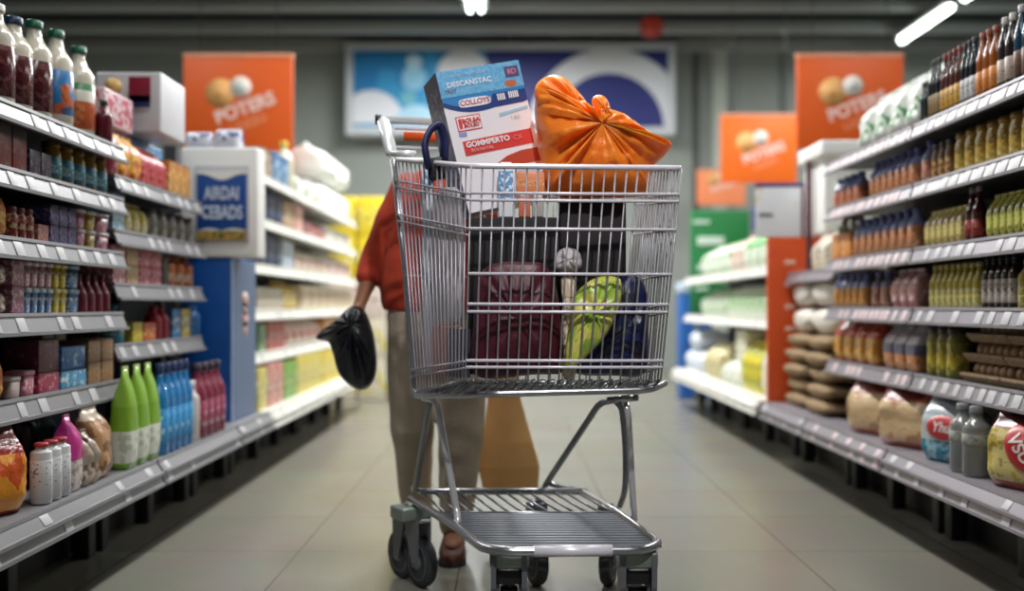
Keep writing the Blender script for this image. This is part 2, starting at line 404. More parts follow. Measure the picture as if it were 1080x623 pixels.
def jar(name, desc, r, h, body, lid, label=None, cat='jar'):
    b = MB().lathe([(r * .88, 0), (r, r * .2), (r, h * .72), (r * .82, h * .83), (r * .82, h * .86)], 18)
    parts = [('lid', MB().lathe([(r * .88, h * .855), (r * .90, h * .87), (r * .90, h - .003), (r * .84, h)], 18).mesh('lid', lid))]
    if label is not None: parts.append(('label', MB().lathe([(r + .0002, h * .16), (r + .0012, h * .17), (r + .0012, h * .62), (r + .0002, h * .63)], 18).mesh('label', label)))
    return Prod(name, cat, desc, b.mesh(name, body), parts)
def box(name, desc, w, d, h, m, cat='box', flap=None, bev=.003):
    b = MB().box(-w / 2, w / 2, -d / 2, d / 2, 0, h, bev)
    parts = []
    if flap is not None: parts.append(('flap', MB().box(-w / 2 + .003, w / 2 - .003, -d / 2 - .001, d / 2 - .004, h - .0005, h + .0025, .001).mesh('flap', flap)))
    return Prod(name, cat, desc, b.mesh(name, m), parts)
def tub(name, desc, w, d, h, m, lid, cat='tub'):
    def ring(k, z): return [(k * w / 2 * math.copysign(abs(math.cos(t)) ** .4, math.cos(t)), k * d / 2 * math.copysign(abs(math.sin(t)) ** .4, math.sin(t)), z) for t in [2 * PI * i / 24 for i in range(24)]]
    b = MB().loft([ring(.84, 0), ring(.88, .004), ring(.95, h * .82)])
    l = MB().loft([ring(.95, h * .82), ring(1, h * .83), ring(1, h * .97), ring(.93, h)])
    return Prod(name, cat, desc, b.mesh(name, m), [('lid', l.mesh('lid', lid))])
def pouch(name, desc, w, d, h, m, seal=None, cat='bag', seed=0, crinkle=.006, shape=0.0, topw=.9, lab=None, text_=None, lean=0.0):
    n, k = 28, 14; rings = []
    for j in range(k + 1):
        t = j / k
        wx = w / 2 * ((.90 + .10 * min(1, t * 5)) if t < .75 else 1 - (1 - topw) * ((t - .75) / .25) ** 1.5)
        if shape: wx *= 1 - shape * max(0, t - .35) / .65
        dy = d / 2 * (min(1, .75 + t * 1.4)) * (max(.03, 1 - max(0, (t - .52) / .44) ** 2.2) if t < .95 else .03)
        dy = max(dy, .003)
        ring = []
        for i in range(n):
            a = 2 * PI * i / n; c, s_ = math.cos(a), math.sin(a)
            x = wx * math.copysign(abs(c) ** .38, c); y = dy * math.copysign(abs(s_) ** .62, s_)
            q = 1.2 * mnoise.noise(Vector((x * 30, s_ * 1.5, t * 2.6 + seed))) + .5 * mnoise.noise(Vector((x * 55, s_ * 3, t * 12 + seed)))
            am = crinkle * min(1, t * 6) * (1 if t < .9 else .35)
            ring.append((x + q * am * .6 * c, y + q * am * (1.0 if abs(s_) > .2 else .3), h * .97 * t + lean * 0))
        rings.append(ring)
    b = MB().loft(rings)
    ww = w / 2 * topw * (1 - shape) * .97
    parts = []
    if seal is not None:
        parts.append(('seal', MB().prism([(x, y) for x, y in [(-ww, -.0035), (ww, -.0035), (ww, .0035), (-ww, .0035)]], 'z', h * .955, h).mesh('seal', seal)))
    return Prod(name, cat, desc, b.mesh(name, m), parts)
def sackp(name, desc, w, d, h, m, cat='sack', seed=0, tie=None):
    """a soft sack that lies on its side: rounded, sagging"""
    n, k = 24, 12; rings = []
    for j in range(k + 1):
        t = j / k; x = (t - .5) * w; e = max(.12, (1 - abs(2 * t - 1) ** 3.2)) ** .6
        ring = []
        for i in range(n):
            a = 2 * PI * i / n; y, z = math.cos(a), math.sin(a)
            yy = d / 2 * math.copysign(abs(y) ** .7, y) * (.82 + .18 * e); zz = h / 2 * math.copysign(abs(z) ** .65, z) * e
            q = mnoise.noise(Vector((x * 14 + seed, yy * 14, zz * 20)))
            ring.append((x, yy * (1 + .05 * q), max(0, h / 2 + zz * (1 + .10 * q) - .001) if zz > -h * .3 else h / 2 - h / 2 * e))
        rings.append(ring)
    b = MB().loft(rings)
    return Prod(name, cat, desc, b.mesh(name, m), [])
NUM = ('', 'nearest', 'second nearest', 'third nearest', 'fourth nearest', 'fifth nearest', 'sixth nearest', 'seventh nearest', 'eighth nearest', 'ninth nearest', 'tenth nearest', 'eleventh nearest', 'twelfth nearest', 'thirteenth nearest', 'fourteenth nearest')
SH = ('top shelf', 'second shelf', 'third shelf', 'fourth shelf', 'fifth shelf', 'base shelf')
def ordinal(i, n):
    if n == 1: return ''
    if n == 2: return ('nearer', 'farther')[i] + ' of two'
    if i == n - 1: return 'farthest of the row'
    return NUM[i + 1]
def run(side, X, z, pxa, pxb, n, prod, place, rows=1, zoff=0.0, set_=.0, dep=None, jit=.0, rowh=None, dmin=None, dmax=None, turn=0.0, group=None):
    """n wares in a row along the shelf between two pixel columns of the photograph (for a lip at X), rows high"""
    pr = prod if isinstance(prod, (list, tuple)) else [prod]
    Xs = X + .018
    da = F * Xs / abs(CX - pxa); db = F * Xs / abs(CX - pxb)
    if side < 0 and pxa > pxb or side > 0 and pxa < pxb: da, db = db, da
    d0, d1 = min(da, db), max(da, db)
    ys = []
    for i in range(n): ys.append(d0 + (d1 - d0) * (i + .5) / n)
    for p in set(pr):
        mx = max(v.co.x for v in p.body.vertices); sp_ = (d1 - d0) / n
        if not turn and 2 * mx > sp_ * .985:
            for me_ in [p.body] + [m for _, m in p.parts]: me_.transform(Matrix.Diagonal((sp_ * .49 / mx, sp_ * .49 / mx if p.cat in ('bottle', 'jar') else 1, 1, 1)))
    for r in range(rows):
        p = pr[min(r, len(pr) - 1)]
        if rowh is None:
            hh = max(v.co.z for q in [p.body] + [m for _, m in p.parts] for v in q.vertices)
        else: hh = rowh
        dd = dep if dep is not None else max(v.co.y for v in p.body.vertices)
        for i, y in enumerate(ys):
            parts = [p.desc]
            o_ = ordinal(i, n)
            rw = '' if rows == 1 else (('lower', 'upper') if rows == 2 else ('bottom', 'middle', 'top'))[r] + ' layer'
            tail = ', '.join(k for k in (o_, rw, place) if k)
            loc = (side * (Xs + dd + set_), y, z + .0008 + zoff + r * (hh + .0008))
            p.put(loc, (-PI / 2 if side > 0 else PI / 2) + random.uniform(-jit, jit) + turn, p.desc + ', ' + tail, (group or p.desc + ' row') if n * rows > 1 else None)
# ---- left, nearest bay
def W(d0px, d1px, n, X):                        # width one ware may take so that n of them fit
    Xs = X + .018; a, b = F * Xs / abs(CX - d0px), F * Xs / abs(CX - d1px)
    return abs(b - a) / n * .93
GC = mat('0f5b45', .4); DBC = mat('16304e', .4); WHC = mat('d8d8d4', .4); BLK = mat('141418', .4); RDC = mat('a02024', .4); GOLD = mat('b08a3a', .35, .6); YEL = mat('dcc23a', .4); DKB = mat('182a55', .4)
z, X = ZL1[0], 1.42; LN = 'near left bay'
JB = mat('cfc8ba', .18, 0, .04, coat=.4); JD = mat('3d1c1c', .18, 0, .08, coat=.5)
def big_bottle(desc, y, h, label, cap, body=JB, lz=(.13, .60)):
    p = bottle('juice_bottle', desc, .054, h, body, cap, label, lz, .40, .66, .075)
    p.put((-(X + .105), y, z + .001), PI / 2, desc, 'big bottles on the top left shelf')
MB_ = pmat('3a1418', '4a1a1e', '6a3a3a', 0, 1, 25, .55, .2)
big_bottle('white capped juice bottle cut by the picture edge, top shelf', 2.965, .32, MB_, WHC)
big_bottle('navy capped bottle of dark red juice on the top shelf', 3.075, .312, MB_, DBC)
big_bottle('green capped bottle of dark red juice on the top shelf', 3.206, .338, MB_, GC)
big_bottle('milky bottle with blue and orange label on the top shelf', 3.36, .350, pmat('d8d3c8', 'c8622e', '2c78b0', .1, .75, 16, .52, .3, '2a6ea8', .72), GC)
big_bottle('milky bottle with orange and green label on the top shelf', 3.535, .340, pmat('d0ccc0', 'b8552c', 'c98050', 0, .6, 20, .55, .3, '3c7a50', .85), GC)
bottle('sauce_bottle', 's', .030, .165, mat('5a1424', .25), BLK, None, cat='bottle').put((-1.462, 3.60, z + .001), PI / 2, 'small wine red bottle with black cap at the end of the top shelf')
def runL(k, a, b, n, prod, **kw): run(-1, 1.42, ZL1[k], a, b, n, prod, SH[k] + ', ' + LN, **kw)
w = W(-4, 29, 2, X); runL(1, -4, 29, 2, box('snack_box', 'red carton with grey top', w, .15, .135, pmat('6e2a2c', '9a2a2c', '8b5a52', .05, .6, 30, .55, .4, '4a4444', .75)))
w = W(31, 55, 2, X); runL(1, 31, 55, 2, box('snack_box', 'dark violet carton', w, .15, .085, pmat('2c2838', '3d3550', '8a84a0', .1, .9, 40, .6)))
runL(1, 57, 117, 5, jar('jar', 'golden jar with blue label', .030, .138, mat('8a6a26', .25, 0, .2), mat('7e6228', .3, .5), pmat('3f86a0', '4da0bd', 'bcd8d8', .2, .8, 40, .5)))
w = W(-6, 12, 1, X); runL(2, -6, 12, 1, pouch('chips_bag', 'orange red snack bag', w, .09, .15, pmat('b5451c', 'd0702a', 'e0b040', .1, .8, 18, .5), mat('8a2a1a', .4)))
w = W(13, 39, 3, X); runL(2, 13, 39, 3, jar('jar', 'red jar with cream lettering', w / 2, .098, pmat('8e2a28', '9c3430', 'd8cba8', .1, .9, 30, .55), mat('5c1f22', .4)))
w = W(40, 52, 1, X); runL(2, 40, 52, 1, box('soap_box', 'low coral pink carton', w, .14, .058, pmat('b36a6a', 'c47a78', 'e0c0b8', .2, .8, 40, .55)))
w = W(53, 81, 3, X); runL(2, 53, 81, 3, box('soap_box', 'violet printed carton', w, .14, .060, pmat('3a2e62', '4a3c7c', '9a90bc', .2, .85, 40, .55), flap=mat('2c2450', .4)), rows=2)
for a, b, c, dsc, col in ((82, 92, 1, 'rose pink tub with pale lid', 'c27a92'), (92.5, 103, 1, 'olive yellow tub with pale lid', 'b9a23a'), (103.5, 117, 1, 'dusty pink tub with pale lid', 'b86a84')):
    w = W(a, b, c, X); runL(2, a, b, c, tub('tub', dsc, w, .12, .066, pmat(col, col, 'e3d3d3', .1, .8, 40, .6), mat('d3cccc', .4)), rows=2)
w = W(-8, 12, 1, X); runL(3, -8, 12, 1, pouch('nut_pack', 'brown and cream snack pack', w, .12, .085, pmat('7a4a3c', '8d5a4a', 'd8c8b8', .1, .9, 25, .5)), rows=2)
w = W(12.5, 26, 1, X); runL(3, 12.5, 26, 1, box('soap_box', 'mauve carton', w, .14, .082, pmat('8a5468', '9a6278', 'c8a8b2', .1, .9, 40, .55)), rows=2)
w = W(26.5, 57, 4, X)
runL(3, 26.5, 57, 4, [tub('tub', 'blue and white ribbed tub', w, .12, .08, pmat('4a78a8', '5b8bbd', 'e0e0e6', .1, .8, 40, .55), mat('b9c6d2', .4)), tub('tub', 'pale pink ribbed tub', w, .12, .08, pmat('c0909e', 'cc9eac', 'ecdcdc', .1, .8, 40, .55), mat('dcc8cc', .4))], rows=2)
w = W(57.5, 72, 2, X); runL(3, 57.5, 72, 2, tub('tub', 'mustard yellow tub', w, .12, .08, pmat('c4ac2c', 'd0b83a', 'efe6b0', .1, .8, 40, .58), mat('d9cf8a', .4)), rows=2)
w = W(72.5, 86, 1, X); runL(3, 72.5, 86, 1, tub('tub', 'steel blue tub', w, .12, .08, pmat('3f6a92', '4d7ca8', 'c8d4e0', .1, .8, 40, .58), mat('8aa2b8', .4)), rows=2)
w = W(87, 119, 4, X); runL(3, 87, 119, 4, bottle('sauce_bottle', 'berry red squeeze bottle', w / 2 * .98, .135, mat('7c2034', .28, 0, .12), mat('5a1424', .4), None, neck=.3, hs=.45))
# fifth shelf: low wares in front, bags behind
w = W(-10, 9, 1, X); runL(4, -10, 9, 1, pouch('chips_bag', 'orange snack bag at picture edge', w, .10, .15, pmat('c9501c', 'd9682a', 'e8a84a', .1, .8, 20, .5), mat('8a2a1a', .4)))
w = W(11, 24, 1, X); runL(4, 11, 24, 1, tub('tub', 'off white tub', w, .07, .062, mat('a89a94', .4), mat('c9c0bc', .4)))
w = W(25, 39, 1, X); runL(4, 25, 39, 1, tub('tub', 'salmon tub', w, .07, .075, pmat('a8566a', 'b8667a', 'd8a8b0', .1, .8, 40, .55), mat('c08a96', .4)))
w = W(10, 39, 2, X); runL(4, 10, 39, 2, pouch('coffee_bag', 'black bag with gold print', w, .09, .18, pmat('1c1818', '2a201c', 'a8854a', .05, .95, 20, .60, .25), mat('28201c', .3)), set_=.095)
w = W(40, 63, 1, X); runL(4, 40, 63, 1, box('biscuit_box', 'raspberry carton', w, .12, .062, pmat('9a2848', 'a83656', 'd88a9c', .1, .9, 40, .58)))
runL(4, 40, 63, 1, box('biscuit_box', 'plum carton on the raspberry carton', w, .11, .10, pmat('4a1a30', '5a2038', '8a4a60', .1, .9, 30, .6)), zoff=.064)
w = W(64, 92, 1, X); runL(4, 64, 92, 1, box('tissue_box', 'sky blue carton', w, .13, .058, pmat('4a94c4', '5aa4d0', 'c8e0ec', .1, .9, 30, .55)))
runL(4, 64, 91, 1, box('tissue_box', 'royal blue carton on sky blue one', w * .95, .12, .075, pmat('2a62a8', '3672b8', '9cc0e0', .1, .9, 25, .58)), zoff=.061)
w = W(93, 120, 2, X); runL(4, 93, 120, 2, box('carton', 'plain brown carton', w, .11, .072, pmat('a07a58', 'ac8662', '8a6446', .2, .8, 30, .6), flap=mat('96704e', .6)), rows=2)
w = W(84, 108, 2, X); runL(4, 84, 108, 2, box('carton', 'tall brown carton behind', w, .10, .195, pmat('8a6648', '967252', '6e5038', .2, .8, 30, .6)), set_=.125)
# base shelf
XB = 1.294
def runLB(a, b, n, prod, bay, Xb=XB, **kw): run(-1, Xb, .337, a, b, n, prod, 'base shelf, ' + bay, **kw)
w = W(-12, 48, 1, XB); runLB(-12, 48, 1, turn=-.42, dep=.12, prod=pouch('snack_bag', 'big glossy red and orange bag', w * .92, .14, .230, pmat('8a1c14', 'c8521c', 'e0922a', .05, .72, 9, .48, .22, '5a1014', .82, bump=.5, ink=False), mat('3a0c10', .3), crinkle=.016, seed=3), bay=LN)
w = W(30, 64, 1, 1.55); runLB(33, 66, 1, pouch('snack_bag', 'black bag behind white bottles', w, .10, .250, mat('14161e', .25, 0, .1, bump=.4, bscale=30), mat('14161e', .3), crinkle=.014, seed=5), LN, Xb=1.50)
runLB(49, 78, 3, bottle('shampoo_bottle', 'white bottle with red cap', .030, .172, mat('c9c9cc', .3, 0, .02), mat('a83038', .4), pmat('d4d4d6', 'd4d4d6', '6a7698', .30, .95, 60, .60, .4, '9ab03a', 2, ink=False), (.1, .72), neck=.55, hs=.84, ch=.06), LN)
w = W(78.5, 92, 1, XB); runLB(78.5, 92, 1, pouch('detergent_pouch', 'magenta pouch with pale bottom', w, .09, .23, pmat('c43a8c', 'cfc4c0', 'b9a8a8', 0, .42, 20, .6, .3, 'b02a7c', .8), mat('a8307c', .3), shape=.55, crinkle=.008, seed=2), LN)
w = W(92.5, 108, 2, XB); runLB(92.5, 108, 2, pouch('pasta_bag', 'crinkled grey brown bag', w, .10, .17, pmat('a8988a', 'b5a596', '7c6a5e', 0, 1, 22, .55, .3, bump=.6, ink=False), mat('8c7c70', .4), crinkle=.018, seed=9), LN)
w = W(108.5, 126, 1, XB); runLB(108.5, 126, 1, pouch('bread_bag', 'tall tan bread bag', w, .14, .23, pmat('b08a66', 'b88e68', '8a6446', 0, .85, 12, .55, .25, 'c4b4a2', .85, bump=.3, ink=False), mat('c4b8aa', .3), crinkle=.012, seed=12), LN)
# ---- left, second bay
LS = 'second left bay'
def runS(k, a, b, n, prod, X=1.46, **kw): run(-1, X, ZL2[k], a, b, n, prod, SH[k] + ', ' + LS, **kw)
X = 1.46
w = W(119, 128, 1, X); runS(0, 119, 128, 1, pouch('pasta_bag', 'maroon pouch', w, .09, .20, pmat('6a1c28', '7c2430', 'b86a6a', .1, .8, 22, .55), mat('5a1420', .4)))
w = W(128.5, 152, 2, X); runS(0, 128.5, 152, 2, pouch('pasta_bag', 'yellow and orange pouch', w, .10, .19, pmat('c9942a', 'd8a83a', 'c8442a', .1, .8, 16, .52), mat('b0522a', .4), seed=4))
w = W(152.5, 178, 3, X); runS(0, 152.5, 178, 3, pouch('sauce_pouch', 'scarlet pouch', w, .08, .165, pmat('a02030', 'b02838', 'd88a80', .1, .7, 25, .58), mat('b8502a', .4), seed=7))
w = W(178.5, 201, 3, X); runS(0, 178.5, 201, 3, box('cereal_box', 'amber carton', w, .09, .15, pmat('b8762a', 'c88a3a', 'e8c88a', .1, .8, 25, .58), flap=mat('8a5a2a', .4)))
def block(name, cat, x0, x1, y0, y1, z0, h, m, label, flap=None):
    p = box(name, label, x1 - x0, y1 - y0, h, m, cat, flap, .008); return p.put(((x0 + x1) / 2, (y0 + y1) / 2, z0), 0, label)
block('bottle_pack', 'pack', -1.715, -1.605, 3.72, 4.04, 1.376, .175, pmat('4a6a2c', 'c8b83a', '4a7a34', .3, 1, 16, .5), 'green and yellow multipack behind the pouches, second left bay')
block('bottle_pack', 'pack', -1.72, -1.60, 4.08, 4.60, 1.376, .235, pmat('2f7ab0', '3c8cc2', 'b8d4e6', .1, .9, 14, .55), 'bright blue shrink wrapped multipack behind the amber cartons')
block('tissue_pack', 'pack', -1.715, -1.515, 3.74, 4.02, 1.58, .135, pmat('d8b8c0', 'e0c4ca', 'c04a62', .1, .9, 20, .54), 'pink and white plastic pack under the orange sign, upper left')
wc = block('case', 'box', -1.72, -1.45, 4.15, 4.46, 1.614, .25, mat('d6d6dc', .4, 0, .03), 'large white case with red and navy panel, highest on the left', None)
for nm, a, b, c, d_, m in (('red_panel', .01, .10, .12, .225, mat('8e2438', .4)), ('navy_panel', .012, .098, .10, .15, mat('232a66', .4)), ('round_emblem', -.09, -.02, .16, .23, mat('d9b06a', .4))):
    mb = MB().box(a, b, -.1775, -.1745, c, d_, .001) if nm != 'round_emblem' else MB().loft([[(-.055 + .036 * math.cos(2 * PI * i / 20), y, .185 + .036 * math.sin(2 * PI * i / 20)) for i in range(20)] for y in (-.1775, -.1745)])
    o = bpy.data.objects.new(nm, mb.mesh(nm, m)); COL.objects.link(o); o.parent = wc
w = W(119, 132, 1, X); runS(1, 119, 132, 1, box('tea_box', 'pale blue carton', w, .12, .072, pmat('7aa8bc', '8ab8ca', 'dce8ea', .1, .9, 30, .55)), rows=2)
w = W(133, 158, 3, X); runS(1, 133, 158, 3, pouch('pasta_bag', 'cream and yellow pouch', w, .09, .125, pmat('c8bc6a', 'd8c83a', 'e8e4c8', .05, .8, 20, .5), mat('c8c08a', .4), seed=3))
runS(1, 160, 207, 5, jar('jar', 'grey green jar with dark lid', .040, .125, pmat('6a6c66', '84867e', 'b4b8ae', .1, .8, 26, .5), mat('4a4448', .4)))
for a, b, c, dsc, col, b2 in ((119, 133, 1, 'salmon and white carton', 'b87078', 'e0d0d0'), (133.5, 147, 1, 'straw and pink carton', 'b89a62', 'd8a8a8'), (147.5, 171, 2, 'coral carton', 'b05060', 'e0b0b0')):
    w = W(a, b, c, X); runS(2, a, b, c, box('tea_box', dsc, w, .12, .072, pmat(col, col, b2, .1, .9, 30, .55), flap=mat(col, .4)), rows=2)
w = W(172, 178, 1, X); runS(2, 172, 178, 1, box('tea_box', 'dark olive carton', w, .1, .13, mat('3a3a30', .5)))
w = W(179, 207, 3, X); runS(2, 179, 207, 3, bottle('sauce_bottle', 'orange bottle with white stripe', min(w / 2, .05), .14, pmat('b8662a', 'c8743a', 'e8dcc8', .2, .5, 30, .5), mat('8a4a2a', .4), None, hs=.7, neck=.5))
runS(3, 121, 138, 1, bottle('cleaner_bottle', 'teal bottle with pale label', .044, .15, mat('2a7a92', .3), mat('1c5a70', .4), pmat('6a9aa4', '88aeb4', '3a7a8a', .1, .9, 30, .55), (.2, .45), neck=.4, hs=.6))
w = W(140, 151, 1, X); runS(3, 140, 151, 1, box('soap_box', 'bright yellow low carton', w, .12, .078, pmat('c8b42a', 'd4c03a', 'a83a2a', .2, .7, 30, .6)))
w = W(151.5, 165, 1, X); runS(3, 151.5, 165, 1, box('soap_box', 'orange red low carton', w, .12, .075, pmat('c05a2a', 'cc683a', 'e8c06a', .2, .7, 30, .55)))
runS(3, 166, 181, 2, bottle('cleaner_bottle', 'crimson bottle', .036, .145, mat('9a2034', .3, 0, .1), mat('7a1828', .4), None, neck=.45, hs=.6))
for a, b, n_, dsc, col in ((182, 191, 1, 'azure carton', '3a7ab0'), (191.5, 201, 1, 'yellow and grey carton', 'b8a44a')):
    w = W(a, b, n_, X); runS(3, a, b, n_, box('soap_box', dsc, w, .1, .13, pmat(col, col, 'd0d8dc', .2, .7, 30, .55)))
runS(3, 201.5, 214, 2, bottle('cleaner_bottle', 'deep blue bottle', .036, .145, mat('2668a4', .3), mat('1a4a7c', .4), None, neck=.5, hs=.66))
XB2 = 1.284
LIME = pmat('78a42e', 'd6dacc', 'b4beaa', .06, .38, 22, .56, .28, '86b03a', .62, ink=False)
w = W(138, 173, 3, XB2); runLB(138, 173, 3, pouch('detergent_pouch', 'lime green white-labelled pouch', w, .078, .352, LIME, mat('b4d07a', .3), shape=.42, crinkle=.005, seed=1, topw=.8), LS, Xb=XB2)
runLB(174, 206, 5, bottle('detergent_bottle', 'cobalt blue detergent bottle', W(174, 206, 5, XB2) / 2, .342, mat('1f78b4', .22, 0, .12, coat=.3), DKB, pmat('2a86c0', '3a94cc', 'a8d0e8', .1, .9, 14, .56), (.12, .50), neck=.38, hs=.60, ch=.11), LS, Xb=XB2)
runLB(207, 213, 1, bottle('detergent_bottle', 'slim white bottle', W(207, 213, 1, XB2) / 2, .25, mat('c8c0bc', .3), WHC, None, neck=.4, hs=.7), LS, Xb=XB2)
runLB(214, 240, 4, bottle('detergent_bottle', 'burgundy detergent bottle', W(214, 240, 4, XB2) / 2, .315, mat('7a2440', .24, 0, .12), mat('2c1c30', .4), pmat('8a3450', '96405c', 'd0a8b8', .1, .9, 20, .56), (.12, .5), neck=.38, hs=.58, ch=.11), LS, Xb=XB2)
# ---- left, white bays beyond the blue stand
LW = 'white left bays'
def runW(k, a, b, n, prod, X=1.40, **kw): run(-1, X, ZW[k], a, b, n, prod, SH[k] + ', ' + LW, **kw)
X = 1.40
w = W(275, 287, 1, X); runW(0, 275, 287, 1, box('cereal_box', 'brown carton', w, .15, .17, pmat('8a7058', '98806a', 'c8b8a0', .1, .8, 20, .55)))
w = W(288, 305, 2, X); runW(0, 288, 305, 2, box('cereal_box', 'mid blue carton', w, .15, .19, pmat('3a6a9a', '4a7cab', 'b0c8dc', .1, .8, 20, .55)))
runW(0, 306, 312, 1, bottle('oil_bottle', 'tall cream bottle', .06, .33, mat('e0d8b8', .3), YEL, None))
w = W(347, 372, 2, X); runW(0, 347, 372, 2, pouch('paper_roll_pack', 'plump white paper roll pack', w, .36, .27, mat('e6e8e4', .5, 0, .04, bump=.3), mat('dde0dc', .4), crinkle=.02, topw=.97), rows=2, rowh=.272)
w = W(314, 346, 3, X); runW(0, 314, 346, 3, pouch('napkin_pack', 'cream napkin pack', w, .3, .19, pmat('dcdcd0', 'e2e0d6', 'b8c8b8', .2, .8, 8, .58, bump=.3), None, cat='pack', crinkle=.015, topw=.97))
w = W(273, 298, 3, X); runW(1, 273, 298, 3, box('biscuit_box', 'midnight blue carton', w, .2, .185, pmat('1e2a52', '28365f', '7c86ac', .2, .8, 14, .6)))
w = W(299, 310, 2, X); runW(1, 299, 310, 2, box('biscuit_box', 'tan carton', w, .2, .175, pmat('a8866a', 'b8967a', 'd8c8b0', .2, .8, 14, .55)))
w = W(311, 320, 1, X); runW(1, 311, 320, 1, box('biscuit_box', 'blush pink carton', w, .2, .18, mat('d8a8a0', .45)))
w = W(325, 344, 3, X); runW(1, 325, 344, 3, pouch('chips_bag', 'dusky red bag', w, .2, .15, pmat('9a3a44', 'a84a52', 'd8b0b0', .1, .8, 12, .55), mat('8a2a34', .4)))
w = W(345, 372, 3, X); runW(1, 345, 372, 3, pouch('tissue_pack', 'white soft pack', w, .3, .19, mat('dedcd6', .5, 0, .05, bump=.3), None, cat='pack'))
w = W(273, 297, 3, X); runW(2, 273, 297, 3, box('biscuit_box', 'navy carton', w, .2, .19, pmat('222c50', '2c385e', '7a88a8', .2, .8, 14, .6)))
w = W(298, 310, 2, X); runW(2, 298, 310, 2, box('biscuit_box', 'white and powder blue carton', w, .2, .18, pmat('b8c4d4', 'c8d2de', '5a82b0', .2, .8, 14, .58)))
w = W(312, 345, 5, X); runW(2, 312, 345, 5, pouch('flour_bag', 'cream and pink bag', w, .2, .16, pmat('d4ccb8', 'dcd4c4', 'c87a80', .2, .7, 12, .58), mat('d8d0c0', .4)))
w = W(346, 372, 3, X); runW(2, 346, 372, 3, pouch('flour_bag', 'white and rose bag', w, .25, .19, pmat('e0dcd4', 'e4dcd8', 'd0909a', .1, .8, 8, .55), mat('d8d0c0', .4)))
runW(3, 273, 300, 5, jar('jar', 'ivory jar with cream lid', W(273, 300, 5, X) / 2, .13, pmat('cfc6b4', 'd8d0c0', 'a89a88', .2, .7, 16, .58), mat('dcd6c8', .4)))
w = W(302, 315, 2, X); runW(3, 302, 315, 2, pouch('flour_bag', 'golden yellow bag', w, .18, .18, pmat('c8a83a', 'd4b64a', 'efe0b0', .2, .7, 12, .55), mat('c8b060', .4)))
w = W(317, 372, 7, X); runW(3, 317, 372, 7, box('food_box', 'cream carton', w, .2, .165, pmat('d0c4a8', 'd8ceb4', 'c08a6a', .2, .8, 10, .57)))
w = W(273, 281, 1, X); runW(4, 273, 281, 1, box('food_box', 'sage green carton', w, .2, .16, mat('7c9a72', .45)))
w = W(282, 301, 3, X); runW(4, 282, 301, 3, box('food_box', 'brick red carton', w, .2, .17, pmat('b04a48', 'bc5856', 'e8ccc4', .2, .6, 14, .58)))
w = W(303, 340, 5, X); runW(4, 303, 340, 5, pouch('flour_bag', 'white and salmon bag', w, .2, .185, pmat('d8ccc0', 'e0d4c8', 'c86a62', .2, .8, 10, .56), mat('d8d0c8', .4)))
w = W(341, 372, 4, X); runW(4, 341, 372, 4, box('food_box', 'pumpkin orange carton', w, .22, .17, pmat('c8843a', 'd0904a', 'e8d0a0', .2, .8, 10, .57)))
XW = 1.33
for a, b, n_, dsc, c1, c2, h in ((272, 282, 1, 'lemon carton', 'c8bc6a', 'e8e0a8', .22), (283, 299, 2, 'pink and white carton', 'c88a80', 'e8d0c8', .23), (300, 313, 2, 'lettuce green carton', '7aa84a', 'c8d8a0', .215), (314, 340, 4, 'pale yellow carton', 'd0c05a', 'e8e0b0', .235), (341, 372, 5, 'canary yellow carton', 'd8c04a', 'ece0a0', .23)):
    w = W(a, b, n_, XW); runLB(a, b, n_, box('food_box', dsc, w, .26, h, pmat(c1, c1, c2, .2, .8, 9, .55), flap=mat(c1, .45)), LW, Xb=XW)
# display of yellow cartons at the aisle end
YC = pmat('e6cc2c', 'ead44a', 'f4eaa8', .3, .7, 7, .6); PC = pmat('e0d4cc', 'e4d8d0', 'd09aa0', .2, .8, 6, .6); LC = pmat('dcd6c0', 'dccf6a', 'e8e4d4', .2, .7, 6, .5)
for c in range(3):
    for r in range(5):
        m = (LC, LC, PC, YC, YC)[r]
        p = box('display_carton', 'c', .27, .42, .385, m, 'box', bev=.01)
        dsc = ('cream and yellow', 'cream and yellow', 'pink and white', 'yellow', 'yellow')[r] + ' carton, ' + ('left', 'middle', 'right')[c] + ' column, ' + ('floor layer', 'second layer', 'third layer', 'fourth layer', 'top layer')[r] + ' of aisle end display'
        p.put((-1.62 + c * .29, 9.75, .001 + r * .387), 0, dsc, 'cartons of the aisle end display')
# ---- right, nearest two bays
R1, R2 = 'near right bay', 'second right bay'
def runR(k, a, b, n, prod, bay, X=1.58, **kw): run(1, X, ZR[k], a, b, n, prod, SH[k] + ', ' + bay, **kw)
X = 1.58
def liquor(dsc, col, cap, lab, r=.031, h=.235): return bottle('liquor_bottle', dsc, r, h, mat(col, .15, 0, .1, coat=.5), mat(cap, .35), pmat(lab, lab, '6a5a4a', .15, .85, 60, .62) if lab else None, (.12, .42), .38, .58, .10)
seq = [(1102, 1084, 1, liquor('teal blue liquor bottle at picture edge', '1f5a78', '9ab0ba', '2c6a88', .034, .26)), (1083, 1066, 2, liquor('blue and brown liquor bottle', '1c3a50', 'b4b4b8', '6a4a3c', .032, .255)),
       (1065, 1049, 2, liquor('dark bottle with silver cap', '2a2220', 'c4c0bc', 'b8a8a0', .032, .245)), (1048, 1027, 3, liquor('amber bottle with orange label', '8a4a18', '8a3a20', 'c87a2a')),
       (1026, 1011, 3, liquor('black bottle with white label', '14161a', '121418', 'c8c8cc', .029)), (1010, 990, 4, liquor('brown bottle with yellow label', '4a2418', '7a2a20', 'c89a3a', .030)),
       (989, 978, 3, liquor('black bottle with dull gold label', '161414', '141418', '8a7048', .029)), (976, 969, 2, liquor('short black green bottle', '10201c', '0c1412', None, .028, .17))]
